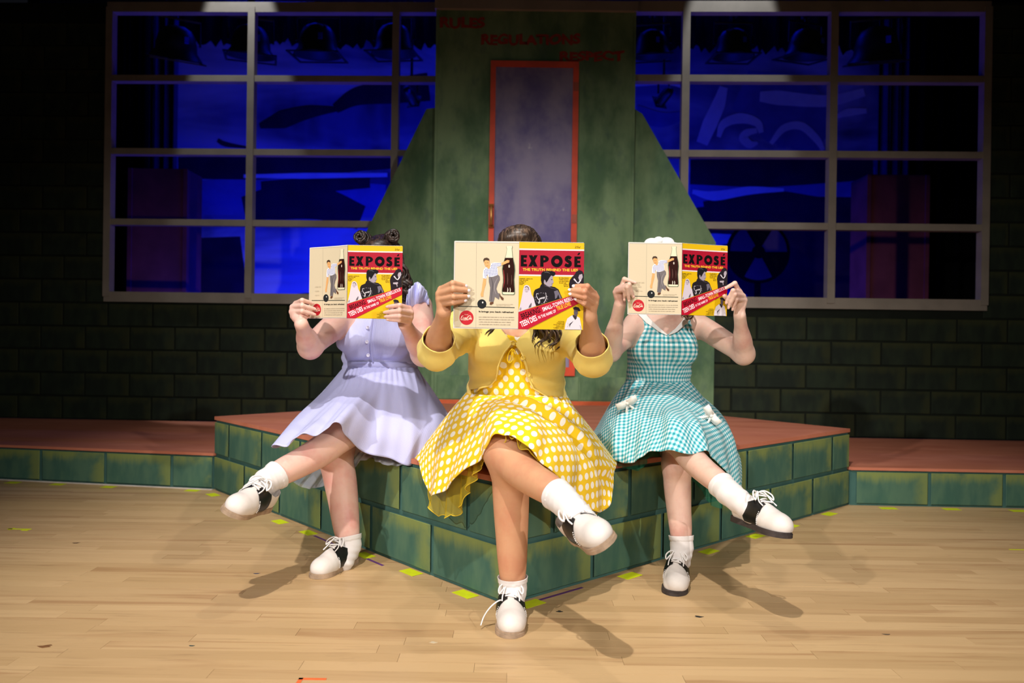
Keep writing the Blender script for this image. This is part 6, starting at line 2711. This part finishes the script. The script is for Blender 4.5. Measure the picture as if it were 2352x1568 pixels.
A_RL = arm_spec((1462, 748, 3.09), (1402, 806, 2.93), (1424, 698, 2.790), (.044, .040, .036, .022),
                [((1427, 660, 2.760), (1434, 640.5, 2.738), (1457, 648, 2.732)),
                 ((1424, 661, 2.762), (1445, 653, 2.705), (1454, 679, 2.732)),
                 ((1417, 664, 2.766), (1441, 659, 2.708), (1444, 688, 2.734)),
                 ((1413, 671, 2.772), (1435, 665, 2.722), (1434, 686, 2.742))],
                [(1430, 684, 2.785), (1440, 668, 2.772), (1450, 660, 2.758)], .92)
A_RR = arm_spec((1606, 746, 3.09), (1708, 812, 2.93), (1699, 724, 2.795), (.044, .041, .037, .022),
                [((1697, 668, 2.775), (1688, 650, 2.752), (1668, 661, 2.745)),
                 ((1700, 673, 2.775), (1684, 667, 2.722), (1669, 693, 2.745)),
                 ((1707, 680, 2.778), (1688, 676, 2.724), (1674, 704, 2.747)),
                 ((1711, 689, 2.784), (1692, 687, 2.738), (1683, 708, 2.755))],
                [(1690, 704, 2.800), (1676, 690, 2.795), (1664, 680, 2.785)], .95)
L_R1 = leg_spec(('w', rx0 - .07, 3.20, .53), (1562, 1010, 2.745), (1672, 1130, 2.455), (.078, .054, .047, .031), (1735, 1180, 2.415), (-.3, .5, -1))
L_R2 = leg_spec(('w', rx0 + .08, 3.20, .50), (1555, 1066, 2.825), (1566, 1256, 2.775), (.078, .053, .049, .031), (1562, 1290, 2.74), (0, 1, 0))
HD_R = (np.array([rx0 - .005, 3.065, 1.14]), (0, 0, 1), (0, -1, -.12))
body_r, qr = make_body(pr_, loc_r, T_R, [A_RL, A_RR], [L_R1, L_R2], HD_R, SK_R, (.26, 2.32, 0), (1.02, 3.40, 1.30))
for A in (A_RL, A_RR):
    nails(pr_, A, loc_r, M_NAILN)
sock(pr_, loc_r, L_R1, .86)
sock(pr_, loc_r, L_R2, .86)
heel = np.array([L_R2['a'][0] + .002, 2.835, 0])
toe = Z(1550, 1357, 0)
shoe_from(pr_, loc_r, heel + (0, 0, .0008), heel + unit(toe - heel) * .24 + (0, 0, .0008), (0, 0, 1), SOLE_D)
hl = pt((1688, 1194, 2.50))
shoe_from(pr_, loc_r, hl, toe_at(hl, 1806, 1236, .240), (.25, -.45, .85), SOLE_D)

fT = Field((rx0 - .32, 2.92, .44), (rx0 + .32, 3.42, 1.05), .004)
torso(fT, T_R, neck=False)
V, Q = fT.mesh(.005)
V = smooth_np(V, Q, 3)
N = vnormals(V, Q)
xx, zz = V[:, 0] - rx0, V[:, 2]
wr = .0022 * np.sin(zz * 120 + 16 * np.abs(xx)) * np.exp(-((zz - .73) / .04) ** 2) + .0012 * np.sin(xx * 90 + zz * 20)
V = V + N * wr[:, None]
fr_ = V[:, 1] < 3.10
vneck = np.where(fr_, np.interp(np.abs(xx - .008), [0, .03, .06, .085, .12, .3], [.882, .905, .935, .965, .98, 1.0]), .95)
armh = np.abs(xx) - np.interp(zz, [.70, .82, .86, .90, .95, 1.0], [.4, .165, .132, .112, .100, .098])
V, Tt = clip(V, Q, np.maximum(np.maximum(zz - vneck, armh), .665 - zz))
o = mesh_np('dress_bodice', V - loc_r, Tt, M_GING, pr_, True, uv=bodice_uv(V, (rx0, 3.12), .125))
shell(o, .002, 1)
# flat white collar either side of the V
V, Q = fT.mesh(.009)
V = smooth_np(V, Q, 3)
xx, zz = V[:, 0] - rx0 - .008, V[:, 2]
ax_ = np.abs(xx)
inner = np.interp(zz, [.880, .905, .935, .965, .99], [.0, .029, .058, .082, .10])
outer = np.interp(zz, [.878, .892, .93, .96, .99], [.0, .034, .082, .108, .12])
val = np.maximum(np.maximum(inner - ax_, ax_ - outer), np.where(V[:, 1] < 3.10, -.1, .1))
V, Tt = clip(V, Q, val)
o = mesh_np('collar', V - loc_r, Tt, M_COLL, pr_, True)
shell(o, .002, 1)

G_R = [
    [('w', rx0, 3.26, .70), ('w', rx0, 3.36, .56), ('w', rx0, 3.44, .43), ('w', rx0, 3.48, .417)],
    [('w', .505, 3.22, .70), ('w', .43, 3.30, .57), ('w', .37, 3.35, .46), ('w', .34, 3.37, .425)],
    [('w', .472, 3.15, .70), (1407, 922, 3.10), (1381, 985, 3.03), (1369, 1017, 2.98)],
    [('w', .492, 3.08, .70), (1424, 930, 2.99), (1402, 995, 2.88), (1398, 1049, 2.83)],
    [('w', .520, 3.062, .70), (1449, 930, 2.94), (1438, 995, 2.82), (1430, 1061, 2.75)],
    [('w', .545, 3.055, .70), (1475, 928, 2.91), (1472, 990, 2.77), (1465, 1058, 2.70)],
    [('w', .570, 3.05, .70), (1500, 926, 2.89), (1505, 982, 2.72), (1495, 1036, 2.65)],
    [('w', .597, 3.048, .70), (1526, 926, 2.88), (1536, 969, 2.675), (1534, 1034, 2.60)],
    [('w', .622, 3.05, .70), (1550, 928, 2.88), (1568, 970, 2.665), (1578, 1042, 2.59)],
    [('w', .648, 3.055, .70), (1572, 930, 2.91), (1605, 976, 2.71), (1622, 1038, 2.63)],
    [('w', .672, 3.065, .70), (1592, 928, 2.95), (1632, 990, 2.79), (1655, 1068, 2.69)],
    [('w', .700, 3.085, .70), (1612, 928, 3.0), (1662, 998, 2.88), (1685, 1118, 2.78)],
    [('w', .722, 3.15, .70), (1633, 937, 3.09), (1683, 1002, 3.0), (1702, 1134, 2.90)],
    [('w', .695, 3.22, .70), ('w', .84, 3.30, .58), ('w', .91, 3.33, .46), ('w', .94, 3.36, .425)]]
sk, S_R = skirt('skirt', G_R, 260, 60, M_GING, loc_r, pr_, (8, .009), rot=-.2, seed=21)
G = [[('w', .50, 3.12, .62), (1400, 985, 2.98), (1410, 1060, 2.84)], [('w', .52, 3.06, .62), (1430, 1000, 2.86), (1434, 1074, 2.79)], [('w', .56, 3.05, .62), (1470, 1000, 2.85), (1472, 1078, 2.76)], [('w', .59, 3.05, .62), (1492, 1000, 2.82), (1494, 1050, 2.76)],
     [('w', .63, 3.05, .62), (1530, 1000, 2.90), (1540, 1060, 2.93)], [('w', .67, 3.06, .62), (1590, 1000, 2.95), (1606, 1120, 2.90)], [('w', .70, 3.1, .62), (1630, 1020, 2.98), (1632, 1158, 2.88)], [('w', .72, 3.15, .62), (1660, 1030, 3.0), (1664, 1152, 2.92)],
     [('w', .72, 3.22, .62), ('w', .80, 3.25, .52), ('w', .84, 3.28, .44)], [('w', .6, 3.3, .62), ('w', .6, 3.36, .52), ('w', .6, 3.40, .43)], [('w', .48, 3.22, .62), ('w', .43, 3.26, .52), ('w', .40, 3.28, .44)]]
skirt('petticoat', G, 220, 24, M_TULR, loc_r, pr_, (15, .007), thick=0, seed=8)


def bow(name, person, loc, c, ax, up, sc, mat):
    """two loops, a knot and two tails"""
    ax, up = unit(ax), unit(up)
    n_ = np.cross(ax, up)
    b = B()

    def strip(pts, w0, w1):
        q = crom(pts, 14)
        V = []
        for i, p_ in enumerate(q):
            t_ = i / 13
            w_ = (w0 + (w1 - w0) * t_) / 2
            V += [c + ax * p_[0] * sc + up * (p_[1] + w_) * sc + n_ * p_[2] * sc - loc, c + ax * p_[0] * sc + up * (p_[1] - w_) * sc + n_ * p_[2] * sc - loc]
        b.add(V, [(2 * i, 2 * i + 2, 2 * i + 3, 2 * i + 1) for i in range(13)])
    for s_ in (-1, 1):
        strip([(0, 0, .05), (s_ * .5, .12, .30), (s_ * .95, .15, .18), (s_ * 1.0, .1, .02), (s_ * .5, 0, -.02), (0, 0, .02)], .5, .75)
        strip([(0, 0, .05), (s_ * .25, -.5, .15), (s_ * .5, -1.0, .10), (s_ * .62, -1.35, .05)], .3, .75)
    b.sphere(c + n_ * .08 * sc - loc, tuple(np.array((.16, .16, .14)) * sc), 10, 8)
    o = b.build(name, mat, person, True)
    return shell(o, .0018, 0)


bow('satin_bow', pr_, loc_r, P(1440, 926, 2.915), (.85, -.1, .45), (-.4, -.1, .85), .040, M_SATIN)
bow('satin_bow', pr_, loc_r, P(1634, 954, 2.845), (.60, .1, -.75), (.72, -.2, .55), .040, M_SATIN)
hr, _ = hair_cap('hair', pr_, loc_r, HD_R, [((0, .05, .06), (.06, .05, .035)), ((0, -.06, -.07), (.075, .05, .08))],
         [lk([(1570, 640, 3.05), (1584, 690, 3.03), (1586, 720, 3.01), (1580, 736, 3.0)], n=7, amp=.008, turns=1.5, w=.010, r=.005),
          lk([(1565, 640, 3.05), (1574, 690, 3.03), (1576, 715, 3.01), (1569, 731, 3.0)], n=6, amp=.006, turns=1.2, w=.008, r=.0045, ph=2)], M_HAIRR)
hb = B()
for dx, dz, rx_, rz_ in ((-.030, .006, .030, .020), (.026, .008, .032, .022), (-.004, .012, .022, .020), (.055, -.002, .022, .012), (-.055, -.004, .018, .012)):
    hb.sphere(P(1515, 562, 3.01) + (dx, 0, dz) - loc_r, (rx_, .026, rz_), 14, 10)
hb.build('hair_bow', M_COLL, hr, True)
sb_ = P(1564.5, 723, MR)
magazine(sb_, math.radians(20), math.radians(1), 'open magazine with its right page angled back, held by the woman in teal gingham', bend=.005)
